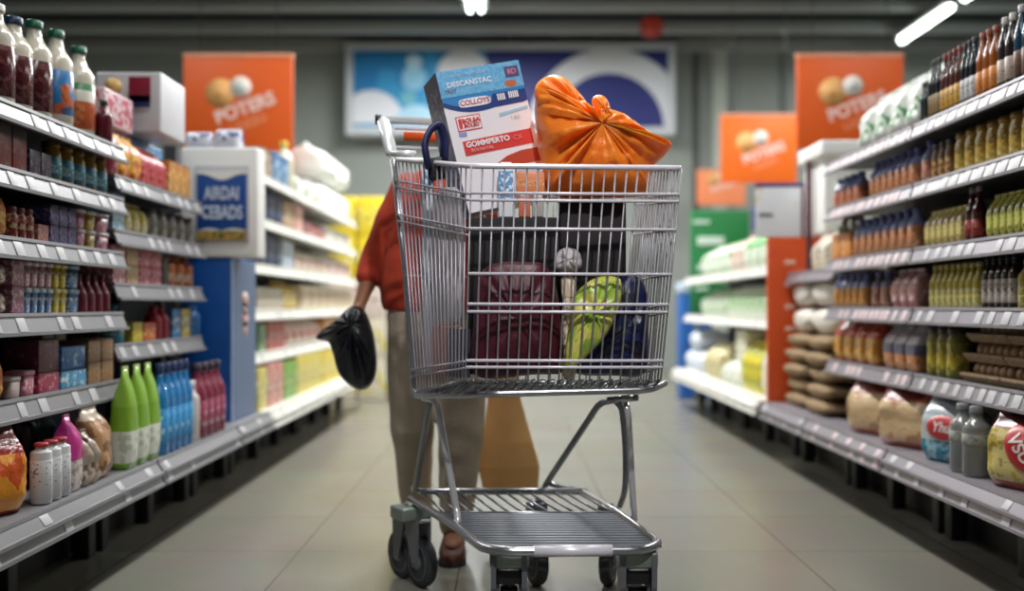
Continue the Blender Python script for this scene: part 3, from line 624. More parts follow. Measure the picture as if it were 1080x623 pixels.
for a, b, n_, p in seq:
    rmax = max(v.co.x for v in p.body.vertices); k_ = min(1, W(a, b, n_, X) / 2 / rmax)
    for me_ in [p.body] + [m for _, m in p.parts]: me_.transform(Matrix.Diagonal((k_, k_, 1, 1)))
    runR(0, a, b, n_, p, R1)
w = W(966, 899, 4, X)
GW = pmat('d2d6d0', 'd8dcd6', '5a9a6a', .2, .92, 13, .60, .3, bump=.5, ink=False)
runR(0, 966, 899, 4, pouch('paper_roll_pack', 'white pillow pack with green print', w, .22, .265, GW, mat('d8dcd8', .3), crinkle=.02, topw=.98, cat='pack'), R2)
WB_ = mat('7c88b4', .15, 0, .08, coat=.4)
def wbot(dsc, h=.155, r=.036, lab='c07a50', body=WB_, cap='5c6aa8'): return bottle('drink_bottle', dsc, r, h, body, mat(cap, .35), pmat(lab, lab, 'e0c0a0', .1, .85, 30, .56), (.06, .58), .42, .62, .10)
runR(1, 876 + .5, 905, 4, wbot('blue drink bottle with coral label', lab='c8785a'), R2)
runR(1, 915, 964, 7, wbot('blue drink bottle with orange label', .165), R2)
runR(1, 969, 978, 1, wbot('clear blue bottle', .17, .036, 'b87a6a'), R1)
runR(1, 980, 1001, 3, jar('jar', 'brown jar with dark lid', .038, .14, pmat('6a4a2a', '7c5a34', 'c89a5a', .1, .7, 30, .55), mat('2c2420', .4)), R1)
runR(1, 1003, 1100, 8, jar('jar', 'golden yellow jar', .036, .150, pmat('a8883a', 'b8983f', 'e0d090', .1, .8, 30, .55, .25), mat('8a7038', .35, .4)), R1)
w = W(877, 897, 2, X); runR(2, 877, 897, 2, box('juice_box', 'orange juice carton', w, .10, .125, pmat('c8742a', 'd08238', 'e8c08a', .2, .8, 26, .58), flap=mat('b8662a', .4)), R2)
runR(2, 898, 963, 8, wbot('blue bottle with apricot label', .175, .038, 'c08058'), R2)
YT = pmat('b0a058', 'c0b06a', '8a4a3a', .1, .8, 34, .6, .35)
w = W(973, 1013, 6, X); runR(2, 973, 1013, 6, pouch('spice_pouch', 'straw yellow upright pouch', w, .07, .14, YT, mat('c8bc6a', .4), crinkle=.003), R1)
runR(2, 1015, 1029, 2, bottle('sauce_bottle', 'dark red long necked bottle', .026, .195, mat('4a1418', .18, 0, .1, coat=.4), mat('a8a0a0', .35), pmat('8a2a28', '8a2a28', 'd8c8b8', .2, .8, 40, .6), (.1, .4), .35, .5), R1)
w = W(1038, 1100, 8, X); runR(2, 1038, 1100, 8, pouch('spice_pouch', 'yellow green upright pouch', w, .07, .15, pmat('a8a848', 'b4b454', '6a6a2c', .1, .8, 34, .56), mat('c4c060', .4), crinkle=.003), R1)
runR(3, 877, 911, 5, wbot('blue bottle with amber label', .165, .035, 'c88a3a'), R2)
runR(3, 916, 935, 2, wbot('clear bottle with brown label', .16, .035, '9a6a5a', mat('6a6e80', .15, coat=.4)), R2)
w = W(937, 964, 3, X); runR(3, 937, 964, 3, pouch('snack_bag', 'pink and white pouch', w, .09, .16, pmat('b87a78', 'c8908c', 'dcd4dc', .2, .9, 24, .52), mat('c8b8c0', .4)), R2)
runR(3, 978, 1030, 8, bottle('sauce_bottle', 'yellow sauce bottle', .030, .165, pmat('b8a83a', 'c8b84a', 'e0dca8', .05, .5, 30, .52, .25), mat('c8c07a', .4), None, neck=.4, hs=.55), R1)
runR(3, 1033, 1068, 5, bottle('sauce_bottle', 'dark brown bottle with white label', .032, .18, mat('2a1a16', .2, 0, .1, coat=.4), mat('1c1a24', .4), pmat('b8b0a8', 'c0b8b0', '6a5a52', .2, .8, 50, .58), (.12, .55), .4, .62), R1)
runR(3, 1070, 1100, 3, bottle('sauce_bottle', 'olive yellow bottle', .032, .16, pmat('a89a3a', 'b4a648', 'd8d0a0', .1, .6, 30, .55), mat('8a8040', .4), None), R1)
w = W(876.5, 922, 4, X); runR(4, 876.5, 922, 4, pouch('chips_bag', 'red and yellow snack bag', w, .11, .205, pmat('b84a34', 'cc8a34', 'd8a84a', .08, .6, 12, .5, .25), mat('a83a34', .35), crinkle=.008, seed=5), R2)
w = W(928, 964, 3, X); runR(4, 928, 964, 3, pouch('noodle_pack', 'blue white pack with orange foot', w, .11, .185, pmat('6a6a8c', 'b86a44', 'd89a6a', .02, .38, 20, .5, .28, 'c8c0cc', .62), mat('5a5c80', .35), crinkle=.006), R2)
runR(4, 974, 1005, 3, jar('jar', 'yellow fruit jar with dark lid', .048, .19, pmat('6a6a30', 'c0ac3a', '7c7a34', .1, .8, 14, .5, .2), mat('2a2a28', .35)), R1)
def tray():
    b = MB().prism([(-.09, 0), (.09, 0), (.11, .022), (.11, .03), (-.11, .03), (-.11, .022)], 'x', -.145, .145)
    m = pmat('8c7356', '967d60', 'a89072', 0, 1, 40, .6, .7)
    eggs = []
    for i in range(6):
        for j in range(2):
            eggs.append(('egg', MB().lathe([(.004, .022), (.018, .027), (.0225, .040), (.019, .056), (.009, .066), (.002, .068)], 12, -.12 + i * .048, -.045 + j * .09, 0).mesh('egg', mat('b89878', .5, 0, .08))))
    return Prod('egg_tray', 'egg tray', 'e', b.mesh('egg_tray', m), eggs)
et = tray()
for i, y in enumerate((3.46, 3.16, 2.86)):
    for r in range(3):
        et.put((1.58 + .135 + .012 * r, y, ZR[4] + .001 + r * .070), -PI / 2, 'grey brown tray of eggs, %s layer of the %s stack on the fifth shelf' % (('bottom', 'middle', 'top')[r], ('farthest', 'middle', 'nearest')[i]), 'egg trays on the right')
XB3 = 1.474
def runRB(a, b, n, prod, bay, X=XB3, **kw): run(1, X, .337, a, b, n, prod, 'base shelf, ' + bay, **kw)
RICE = pmat('8e4434', 'c4a780', 'a87a58', .10, .80, 7, .58, .22, '6e342e', .84, bump=.6, ink=False)
w = W(884, 913, 1, XB3); runRB(884, 913, 1, turn=.42, dep=.12, prod=pouch('rice_bag', 'shiny beige and red bag, the farther one', w * .9, .14, .230, RICE, mat('7a3a34', .3), crinkle=.018, seed=21), bay=R2)
w = W(916, 957, 1, XB3); runRB(916, 957, 1, turn=.42, dep=.12, prod=pouch('rice_bag', 'shiny beige and red bag, the nearer one', w * .9, .14, .232, RICE, mat('7a3a34', .3), crinkle=.020, seed=27), bay=R2)
def logo_bag(a, b, h, m, seal, dsc, bay, txt, tilt, ow, oh, oz, seed):
    w = W(a, b, 1, XB3) * .92; p = pouch('snack_bag', dsc, w, .14, h, m, seal, crinkle=.010, seed=seed)
    d0 = F * (XB3 + .018) / (a - CX); d1 = F * (XB3 + .018) / (b - CX)
    o = p.put((XB3 + .018 + .11, (d0 + d1) / 2, .338), -PI / 2 + .42, dsc + ', base shelf of ' + bay)
    WLOC[o.name] = Vector(o.location)
    mw = o.matrix_basis.copy()
    def front(x, zz, lift):                      # y of the bag's bulging front at (x, z)
        t = min(.94, zz / (h * .97)); dy = .07 * min(1, .75 + t * 1.4) * max(.03, 1 - max(0, (t - .52) / .44) ** 2.2)
        u = min(.99, abs(x) / (w / 2)); return -dy * (1 - u ** 4) ** .375 - lift
    ct, sn = math.cos(tilt), math.sin(tilt); n, em = 28, MB(); rings = []
    for kx, lf in ((.02, .007), (.35, .007), (.7, .007), (.95, .0065), (1.0, .002)):
        ring = []
        for i in range(n):
            a_ = 2 * PI * i / n; x, zz = ow * kx * math.cos(a_), oh * kx * math.sin(a_)
            x, zz = x * ct + zz * sn, -x * sn + zz * ct
            ring.append((x, front(x, oz + zz, lf), oz + zz))
        rings.append(ring)
    em.loft(rings, False)
    e = bpy.data.objects.new('emblem', em.mesh('emblem', mat('b8262c', .35))); COL.objects.link(e); e.parent = o; e['label'] = 'red oval emblem'
    cu = bpy.data.curves.new('t', 'FONT'); cu.body = txt; cu.size = min(oh, ow) * 1.15; cu.extrude = .001; cu.align_x = 'CENTER'; cu.align_y = 'CENTER'; cu.shear = .25; cu.offset = .0015
    t = bpy.data.objects.new('t', cu); COL.objects.link(t); bpy.context.view_layer.update()
    me = bpy.data.meshes.new_from_object(t.evaluated_get(bpy.context.evaluated_depsgraph_get())); bpy.data.objects.remove(t)
    if oh > ow: me.transform(Matrix.Rotation(tilt - .35, 4, 'Z'))
    for v in me.vertices: v.co = Vector((v.co.x, front(v.co.x, oz + v.co.y, .0085 + (.001 if v.co.z > 0 else 0)), oz + v.co.y))
    me.materials.clear(); me.materials.append(mat('e4d4d0', .4))
    l = bpy.data.objects.new('lettering', me); COL.objects.link(l); l.parent = e
logo_bag(960, 994, .230, pmat('b8c0c4', '2a7a96', '8ab4c0', 0, .34, 16, .52, .25, '9aa4ac', .74), mat('9aa4b0', .3), 'blue and white bag with red oval emblem', R1, 'Yhu', 0, .072, .044, .125, 31)
runRB(996, 1023, 2, bottle('water_bottle', 'clear grey water bottle', W(996, 1023, 2, XB3) / 2, .230, mat('8a8c8a', .12, 0, .1, alpha=.7, coat=.5), mat('7a7c80', .3), pmat('8c8e8a', '989a94', 'b0b0aa', .1, .9, 22, .55), (.45, .6), .4, .68), R1)
logo_bag(1028, 1084, .232, pmat('8a3a2c', 'b8a03f', 'c8b878', .10, .80, 14, .47, .25, '4a1a1c', .84), mat('3c1418', .3), 'yellow bag with tall red oval emblem', R1, 'VSU', -.5, .050, .076, .13, 35)
w = W(1088, 1120, 1, XB3); runRB(1088, 1120, 1, pouch('snack_bag', 'dark red bag at picture edge', w, .14, .23, pmat('4a1a1a', '5a2422', '8a4a34', .1, .9, 14, .6), mat('3c1418', .3), crinkle=.012, seed=41), R1)
# ---- right, burlap bay
BUR = mat('8d7555', .85, 0, .18, 30, bump=.6, bscale=90); SACK = mat('d6d0c8', .7, 0, .1, 14, bump=.5, bscale=40)
bs = [sackp('burlap_sack', 's', .40, .30, .078, BUR, 'sack', 3), sackp('burlap_sack', 's', .40, .30, .078, BUR, 'sack', 11)]
for c in range(2):
    for r in range(5):
        bs[(r + c) % 2].put((1.72 + .012 * ((r * 7 + c) % 3 - 1), 5.235 + c * .415,   .3375 + r * .083), PI / 2 + .03 * ((r * 3 + c) % 3 - 1) * .5, 'brown burlap sack, %s layer of the %s stack on the base' % (('bottom', 'second', 'third', 'fourth', 'top')[r], ('nearer', 'farther')[c]), 'burlap sacks stacked on the right')
ws = sackp('flour_sack', 's', .38, .28, .138, SACK, 'sack', 5)
for c in range(2):
    for r in range(2):
        ws.put((1.75, 5.24 + c * .405, .7555 + r * .146), PI / 2 + .06 * (1 - 2 * c), 'white cloth sack, %s on the %s burlap stack' % (('lower', 'upper')[r], ('nearer', 'farther')[c]), 'white sacks on the burlap')
Xt = 1.62
w = W(853, 870, 2, Xt); run(1, Xt, 1.085, 853, 870, 2, pouch('flour_bag', 'cream paper bag', w, .14, .20, pmat('cfc4b4', 'd8cdbd', 'b89a7c', .2, .7, 14, .6), mat('d8d0c4', .4)), 'white tray above the burlap sacks')
hb = MB()
for k in range(46):
    a = random.uniform(0, 2 * PI); hgt = random.uniform(.1, .30); r = random.uniform(.01, .06)
    hb.box(-.012, .012, -.002, .002, 0, .05, 0, Matrix.Rotation(a, 3, 'Z') @ Matrix.Rotation(random.uniform(-.9, .9), 3, 'X')); vs_ = hb.v[-8:]
    hb.v[-8:] = [(x + r * math.cos(a), y + r * math.sin(a), z + hgt) for x, y, z in vs_]
hb.tube([(0, 0, 0), (.01, 0, .12), (0, .01, .26)], .016, 8)
Prod('dried_herb_bunch', 'herbs', 'h', hb.mesh('dried_herb_bunch', pmat('4a4230', '5a3a2c', '4a5a34', 0, 1, 20, .5)), []).put((1.72, 5.07, 1.089), 0, 'dark bunch of dried herbs standing on the white tray')
# ---- right, beyond the orange divider
RP = 'pale right bays'
def runP(z, sh, a, b, n, prod, X=1.58, **kw): run(1, X, z, a, b, n, prod, sh + ', ' + RP, **kw)
X = 1.58
GWB = pmat('dfe4dc', 'e4e8e0', '4aa05a', .45, .95, 8, .5)
w = W(808, 782, 3, X); runP(1.14, 'upper shelf', 808, 782, 3, pouch('vegetable_bag', 'white bag with green top', w, .3, .27, pmat('dfe4dc', 'dfe4dc', 'b8d4a8', .0, .5, 7, .55, .4, '5aa858', .55), mat('6ab068', .4)))
w = W(781, 768, 2, X); runP(1.14, 'upper shelf', 781, 768, 2, pouch('vegetable_bag', 'blush and white bag', w, .3, .26, pmat('d8c0b4', 'dccabf', 'a86a5a', .1, .8, 7, .58), mat('d8c8c0', .4)))
w = W(767, 738, 5, X); runP(1.14, 'upper shelf', 767, 738, 5, pouch('vegetable_bag', 'leafy green bag', w, .3, .25, pmat('b8c8a8', '7aa870', 'dfe4dc', .1, .9, 7, .5), mat('6a9860', .4)))
block('case', 'box', 1.66, 1.96, 6.62, 6.98, 1.412, .16, pmat('28346e', '28346e', '3a4888', .1, .9, 8, .6), 'navy case lying on the green topped bags on the right')
w = W(808, 764, 7, X); runP(.815, 'lower shelf', 808, 764, 7, pouch('salad_bag', 'white and leaf green bag', w, .26, .22, pmat('d8e0d0', '8ab878', 'e4e8de', .2, .8, 9, .52), mat('dce4d8', .4)))
w = W(763, 738, 6, X); runP(.815, 'lower shelf', 763, 738, 6, pouch('salad_bag', 'pale green bag', w, .26, .21, pmat('c4d0bc', 'cad6c2', '8aa884', .2, .8, 9, .56), mat('c8d4c4', .4)))
XP = 1.53
def runPB(a, b, n, prod, **kw): run(1, XP, .337, a, b, n, prod, 'base shelf, ' + RP, **kw)
w = W(809, 800, 1, XP); runPB(809, 800, 1, pouch('rice_bag', 'ivory bag', w, .25, .36, mat('d8d0bc', .5, 0, .06), mat('c8c0ac', .4)))
w = W(799, 780, 3, XP); runPB(799, 780, 3, pouch('banana_bag', 'bright yellow bag', w, .22, .33, pmat('d4c42a', 'dccc3a', 'a8b03a', .1, .9, 8, .56), mat('c8b83a', .4), shape=.3))
w = W(779, 758, 3, XP); runPB(779, 758, 3, pouch('vegetable_bag', 'white bag with green leaf print', w, .26, .17, pmat('dfe0d4', 'e4e4da', '7aa870', .2, .8, 9, .58), mat('d8d8cc', .4)))
fp = box('flat_pack', 'cream flat pack', W(779, 758, 2, XP), .30, .052, pmat('d4d4bc', 'dcdcc6', 'a8a884', .3, .7, 9, .6), 'pack', bev=.012)
for r in range(4):
    d_ = (7.02, 7.02)[0]
    fp.put((1.74, 7.0, .512 + r * .0535), -PI / 2, 'cream flat pack, %s one of the pile over leaf print bags' % ('lowest', 'second lowest', 'second highest', 'topmost')[r], 'cream flat packs')
w = W(757, 741, 3, XP); runPB(757, 741, 3, pouch('vegetable_bag', 'sandy bag', w, .26, .27, pmat('c8bc8a', 'd0c498', '8a9a6a', .2, .8, 9, .56), mat('c8bc98', .4)))
for i, (x, y, zz) in enumerate(((1.72, 8.52, .338), (1.72, 8.92, .338), (1.72, 8.70, .515))):
    sackp('flour_sack', 's', .38, .32, .175, mat('c4ccd8', .6, 0, .1, 8, bump=.4), 'sack', 20 + i).put((x, y, zz), PI / 2, ('nearer lower', 'farther lower', 'upper')[i] + ' pale blue white sack at the far end of the right shelves', 'pale blue sacks')
# ------------------------------------------------------------------ promotion stand, signs, boards
BLU = mat('0f4f9c', .4, 0, .03); SLATE = mat('5d6f8e', .45, 0, .05); WS = mat('f2f2f0', .45, 0, .02)
st = thing('promotion_stand', (-1.44, 5.03, .336), 'blue promotion stand with white header and blue sign on the left shelves', 'display stand')
MB().box(-1.60, -1.352, 4.86, 5.29, .336, 1.13, .006).build('cabinet', BLU, st)
MB().box(-1.3535, -1.349, 4.885, 5.288, .345, 1.12).build('side_panel', SLATE, st)
fm = MB()
for k in range(4):
    fm.loft([[(-1.3475 + o, 5.08 + (.035 + .02 * (k % 2)) * math.cos(2 * PI * i / 14), .78 + k * .05 + .04 * math.sin(2 * PI * i / 14)) for i in range(14)] for o in (0, -.003)])
fm.build('printed_figure', pmat('c8a8a0', 'd0b0a8', 'b86a6a', .2, .8, 30, .55, ink=False), st)
MB().box(-1.357, -1.349, 4.855, 4.868, .34, 1.125).build('edge_strip', mat('a8c0dc', .4), st)
MB().box(-1.60, -1.226, 4.85, 5.00, 1.132, 1.664, .012).build('header', WS, st)
sx0, sx1, sz0, sz1 = -1.517, -1.277, 1.215, 1.545
MB().box(sx0 - .012, sx1 + .012, 4.843, 4.851, sz0 - .012, sz1 + .03, .002).build('sign_frame', mat('c4c6c8', .4), st)
MB().box(sx0, sx1, 4.838, 4.8435, sz0, sz1, .001).build('sign_panel', mat('164a94', .4, 0, .03), st)
n = 16
top = [(sx0 + (sx1 - sx0) * i / n, sz1 - .012 - .03 * (math.sin(PI * i / n) ** 3)) for i in range(n + 1)]
MB().prism([(sx1, sz1 + .001), (sx0, sz1 + .001)] + top, 'y', 4.8355, 4.8385).build('white_wave', WS, st)
bot = [(sx0 + (sx1 - sx0) * i / n, sz0 + .045 + .012 * abs(math.sin(2 * PI * i / n))) for i in range(n + 1)]
MB().prism(bot + [(sx1, sz0), (sx0, sz0)], 'y', 4.8355, 4.8385).build('picture_strip', pmat('c8b088', 'c89a4a', '5a6a3a', 0, .75, 26, .52, .4, 'dcdcd8', .8), st)
WT = mat('cfdcea', .5)
text('lettering', 'AIRDAI', .088, WT, st, (-1.397, 4.8365, 1.437), bold=.002, narrow=.60)
text('lettering', 'CEBADS', .088, WT, st, (-1.397, 4.8365, 1.345), bold=.002, narrow=.62)
# white and navy packs lying on the header
for i, (x, y, w_, h_, dsc) in enumerate(((-1.53, 4.925, .13, .085, 'white and navy pack on the white header, under the orange sign, outer one'), (-1.385, 4.925, .13, .10, 'white and navy pack on the white header, under the orange sign, inner one'))):
    pouch('tissue_pack', 'p', w_, .11, h_, pmat('d4d8e4', '3a4688', 'dfe2ea', .35, .9, 16, .5), None, 'pack', seed=50 + i, crinkle=.008).put((x, y, 1.6645), 0, dsc, 'packs on the promotion stand')
# orange hanging signs
ORS = mat('dc590c', .5, 0, .03); ORS2 = mat('e6680f', .5, 0, .03); TAN = mat('e2a866', .5, 0, .08); PALE = mat('e8dcd4', .5, 0, .05); PINK = mat('f0cfc6', .5); PINK2 = mat('ee9468', .5)
def orange_sign(x0, x1, z0, z1, y, m, label, t1='POTERS', t2='LOZZO'):
    w = x1 - x0; cxx = (x0 + x1) / 2
    t = thing('hanging_sign', (cxx, y, z0), label, 'sign', 'orange hanging signs')
    MB().box(x0, x1, y - .012, y + .012, z0, z1, .003).build('sign_board', m, t)
    MB().box(x0 - .005, x1 + .005, y - .018, y + .018, z1, z1 + .03, .004).build('top_rail', mat('e59a78', .4), t)
    for sx in (.15, .85):
        MB().tube([(x0 + w * sx, y, z1 + .025), (x0 + w * sx, y, CEIL + .004)], .004, 6).build('hanging_wire', mat('55585a', .4, 1), t)
    def disc(cx, cz, r, off, mm, nm): MB().loft([[(cx + r * math.cos(2 * PI * i / 28), y - .012 - off + o, cz + r * math.sin(2 * PI * i / 28)) for i in range(28)] for o in (0, .003)]).build(nm, mm, t)
    disc(x0 + .34 * w, z0 + .535 * w, .135 * w, .003, TAN, 'round_emblem'); disc(x0 + .525 * w, z0 + .59 * w, .098 * w, .006, PALE, 'round_emblem')
    disc(x0 + .33 * w, z0 + .515 * w, .022 * w, .005, mat('b8823f', .5), 'emblem_dot'); disc(x0 + .525 * w, z0 + .59 * w, .042 * w, .009, mat('c8d0cc', .5), 'emblem_dot')
    a = math.radians(20); xd = Vector((math.cos(a), 0, math.sin(a))); zd = Vector((-math.sin(a), 0, math.cos(a)))
    text('lettering', t1, .165 * w, PINK, t, (x0 + .565 * w, y - .0155, z0 + .395 * w), xd, zd, .001, .006 * w)
    text('lettering', t2, .10 * w, PINK2, t, (x0 + .60 * w, y - .0155, z0 + .255 * w), xd, zd, .001, .003 * w)
d = 7.5
p0, p1 = P(194, 160, d), P(309, 61, d); orange_sign(p0.x, p1.x, p0.z, p1.z, d, ORS, 'orange hanging sign on the left above the blue promotion stand')
p0, p1 = P(840, 157, d), P(952, 61, d); orange_sign(p0.x, p1.x, p0.z, p1.z, d, ORS, 'large orange hanging sign on the right behind the white green packs')
d = 11.0
p0, p1 = P(760, 193, d), P(840, 123, d); orange_sign(p0.x, p1.x, p0.z, p1.z, d, ORS2, 'smaller orange hanging sign in the middle of the three on the right')
d = 13.2
p0, p1 = P(735, 216, d), P(786, 181, d); orange_sign(p0.x, p1.x, p0.z, p1.z, d, mat('ea8a5c', .5), 'smallest pale orange sign, farthest away on the right')
# large blue sign before the back wall
y = 13.6; a, b = P(365, 142, y), P(712, 46, y)
t = thing('wall_sign', ((a.x + b.x) / 2, y, a.z), 'wide blue and navy sign with white ring on the back wall', 'sign')
MB().box(a.x, b.x, y - .03, 13.99, a.z, b.z, .01).build('sign_frame', mat('d4dae0', .45, 0, .02), t)
f = .10; mx = P(513, 0, y).x
MB().box(a.x + f, mx, y - .042, y - .028, a.z + f, b.z - f).build('blue_panel', pmat('1c7cbc', '1c7cbc', '2a94cc', 0, 1, 1.0, .5, .5, ink=False), t)
MB().box(mx, b.x - f, y - .042, y - .028, a.z + f, b.z - f).build('navy_panel', mat('27307a', .5, 0, .03), t)
def clampdisc(px, py, r_o, r_i, name, m, a0=0, a1=2 * PI, off=.05):
    c = P(px, py, y); k = 40; ro, ri = r_o * y / F, r_i * y / F
    def cl(q): return (min(max(q[0], a.x + f), b.x - f), min(max(q[1], a.z + f), b.z - f))
    vs, fs = [], []
    for i in range(k + 1):
        t_ = a0 + (a1 - a0) * i / k
        o = cl((c.x + ro * math.cos(t_), c.z + ro * math.sin(t_))); n_ = cl((c.x + ri * math.cos(t_), c.z + ri * math.sin(t_)))
        vs += [(o[0], y - off, o[1]), (n_[0], y - off, n_[1]), (o[0], y - off + .006, o[1]), (n_[0], y - off + .006, n_[1])]
    for i in range(k):
        q = 4 * i; fs += [(q, q + 1, q + 5, q + 4), (q + 2, q + 6, q + 7, q + 3), (q, q + 4, q + 6, q + 2), (q + 1, q + 3, q + 7, q + 5)]
    MB().add(vs, fs).build(name, m, t)
WH2 = mat('dfe3ec', .5, 0, .02)
clampdisc(642, 136, 84, 58, 'white_ring', WH2, 0.0, PI)
clampdisc(392, 131, 35, 0, 'white_shape', WH2, 0.0, PI, .05); clampdisc(489, 80, 28, 0, 'white_shape', WH2, .0, PI, .052)
clampdisc(440, 136, 25, 0, 'white_shape', mat('a8d4ec', .5), 0, PI, .054)
clampdisc(437, 83, 13, 0, 'white_shape', mat('8cc8e8', .5), 0, 2 * PI, .05); clampdisc(437, 66, 8, 0, 'white_shape', mat('b8dcf0', .5), 0, 2 * PI, .052); clampdisc(431, 104, 8, 0, 'white_shape', mat('6ab4c8', .5), 0, 2 * PI, .05)
# red bell under the ceiling
q = P(687, 28, 12.4)
bl = thing('alarm_bell', (q.x, q.y, q.z - .14), 'round red bell hanging from the dark ceiling, upper right', 'bell')
MB().lathe([(.02, .14), (.09, .13), (.145, .06), (.15, 0), (.14, -.06), (.09, -.12), (.02, -.14)], 20, q.x, q.y, q.z).build('bell_body', mat('b03428', .4), bl)
MB().tube([(q.x, q.y, q.z + .13), (q.x, q.y, CEIL + .005)], .012, 8).build('hanging_rod', mat('666666', .4, .5), bl)
# orange divider board between the right shelves
p0, p1 = P(808, 0, 5.91), P(838, 0, 5.91)
dv_ = thing('divider_board', (1.66, 5.91, .336), 'tall orange divider board with white marks beside the burlap sacks', 'divider board')
MB().box(1.50, 1.98, 5.895, 5.925, .336, 1.30, .004).build('board', mat('d8521c', .45, 0, .04), dv_)
for k in range(5):
    MB().box(1.60, 1.66, 5.889, 5.896, .62 + k * .13, .645 + k * .13, .002).build('white_mark', mat('e8c4b0', .45), dv_)
# white header box and little poster
hd = thing('header_board', (1.87, 5.55, 1.72), 'white header board above the burlap bay, before the orange sign', 'header board')
MB().box(1.665, 2.035, 5.40, 5.86, 1.71, 1.79, .012).build('header_cap', WS, hd); MB().box(1.70, 2.0, 5.46, 5.84, 1.30, 1.71, .006).build('header_panel', WS, hd)
MB().box(1.66, 1.69, 5.66, 5.68, 1.087, 1.72, .004).build('brown_post', mat('5a3038', .5), hd)
MB().box(1.97, 2.0, 5.80, 5.84, 1.088, 1.31, .004).build('support', WS, hd)
ps = thing('poster_board', (1.57, 5.91, 1.3005), 'white poster board with purple top edge standing on the orange divider board', 'poster board')
MB().box(1.435, 1.70, 5.901, 5.919, 1.3005, 1.60, .003).build('poster', pmat('d8dce4', 'dfe2e8', 'd8ccb0', 0, 1, 4, .60, ink=False), ps)
MB().box(1.43, 1.705, 5.897, 5.923, 1.595, 1.62, .003).build('top_edge', mat('4a3c7c', .45), ps); MB().box(1.70, 1.722, 5.897, 5.923, 1.3005, 1.62, .003).build('side_edge', mat('5a2440', .45), ps)
MB().box(1.45, 1.53, 5.896, 5.902, 1.425, 1.44).build('print_line', mat('3a5a4a', .5), ps)
gs = thing('notice_board', (1.9, 9.3, 0), 'dark green notice board with pale lines at the far right end', 'sign')
a, b = P(728, 330, 9.3), P(790, 222, 9.3)
MB().box(a.x, b.x, 9.28, 9.32, a.z, b.z, .006).build('board', mat('1f7a42', .45, 0, .05), gs)
for k, (x0, x1, zz, h_) in enumerate(((.02, .17, .87, .03), (.06, .30, .66, .08), (.06, .24, .42, .05), (.04, .16, .22, .03))):
    w = b.x - a.x; hh = b.z - a.z
    MB().box(a.x + x0 * 1.9 * w, a.x + x1 * 1.9 * w, 9.272, 9.282, a.z + zz * hh, a.z + zz * hh + h_, .002).build('print_line', mat('c8dcd0', .5), gs)
for xx in (a.x + .06, b.x - .06): MB().box(xx - .02, xx + .02, 9.29, 9.31, 0, a.z + .01, .003).build('leg', mat('88908c', .4, .5), gs)
bn = thing('bin', (1.66, 9.75, 0), 'blue bin with pale rim behind the far end of the right shelves', 'bin')
a = P(716, 0, 9.75).x; b = P(748, 0, 9.75).x
MB().box(a, b, 9.6, 9.9, 0, 1.02, .02).build('bin_body', mat('1c5ca8', .4), bn); MB().box(a - .01, b + .01, 9.59, 9.91, 1.02, 1.12, .02).build('rim', mat('b8c8dc', .4), bn)
# ------------------------------------------------------------------ the shopping cart
WIRE = mat('e0dce6', 0.32, .08, .02); WIREV = mat('a09da6', 0.36, .45, .03); STEEL = mat('b0b2b8', 0.26, .9, .05); DSTEEL = mat('85898e', 0.30, .9, .05); CHROME = mat('e0e0e6', 0.24, .6, .0)
SLAT = mat('565c64', .5, .3, .05); RUB = mat('2f3236', .65, 0, .1); HUB = mat('63676c', .45, .2, .05); ZINC = mat('8c968f', .4, .6, .08); NAVY = mat('1c2550', .45, 0, .05); BLACKP = mat('15161c', .45, 0, .05)
A, B, C = P(416, 168, 3.05), P(497, 175, 2.64), P(719, 177, 2.68); D = Vector((.40, 3.22, 1.335))
A2, B2, C2 = P(437, 414, 3.05), P(491, 400, 2.64), P(697, 400, 2.68); D2 = Vector((.345, 3.2, .625))
cart = thing('shopping_cart', (.05, 2.95, 0), 'chrome wire supermarket shopping cart loaded with bags and boxes in the aisle', 'shopping cart')
MB().tube([A, B, C, D], .0075, 10, closed=True, bend=.03).build('basket_rim', WIRE, cart)
def lerp(a, b, t): return a + (b - a) * t
def t_of(y): return (y - 175) / (400 - 175)
hy = [203.5, 211, 241, 288.5, 320.5, 328.5, 380, 387]
mb = MB()
n = 19
for i in range(n + 1):
    u = i / n
    mb.tube([lerp(B, C, u), lerp(B2, C2, u), lerp(B2, C2, u) + Vector((0, .06, -.012))], .0026, 6)
mb.build('front_panel', WIREV, cart)
mb = MB()
for y in hy:
    t = t_of(y); p, q = lerp(B, B2, t), lerp(C, C2, t); o = Vector((0, -.0045, 0))
    mb.tube([p + o, q + o], .0041, 8)
mb.build('front_crosswires', WIRE, cart)
mb = MB()
for ya, yb in ((190, 204.5), (197, 211), (226, 241), (233, 248), (390, 381), (397, 388)):
    ta = (ya - 168) / (414 - 168); p, q = lerp(A, A2, ta), lerp(B, B2, t_of(yb)); o = Vector((-.004, -.003, 0))
    mb.tube([p + o, q + o], .0032, 8)
n = 17
for i in range(1, n):
    u = i / n; mb.tube([lerp(A, B, u), lerp(A2, B2, u), lerp(A2, B2, u) + Vector((.05, .02, -.01))], .0025, 6)
mb.build('side_panel', WIREV, cart)
mb = MB(); n = 15
for y in hy:
    t = t_of(y); mb.tube([lerp(C, C2, t), lerp(D, D2, t)], .0032, 8)
for i in range(1, n):
    u = i / n; mb.tube([lerp(C, D, u), lerp(C2, D2, u)], .0025, 6)
mb.build('side_panel', WIREV, cart)
mb = MB(); n = 17
for t in (.14, .5, .9): mb.tube([lerp(A, A2, t), lerp(D, D2, t)], .0032, 8)
for i in range(1, n):
    u = i / n; mb.tube([lerp(A, D, u), lerp(A2, D2, u)], .0024, 6)
mb.build('rear_gate', WIREV, cart)
mb = MB()
for i in range(21):
    u = i / 20; mb.tube([lerp(B2, C2, u), lerp(A2, D2, u)], .0028, 6)
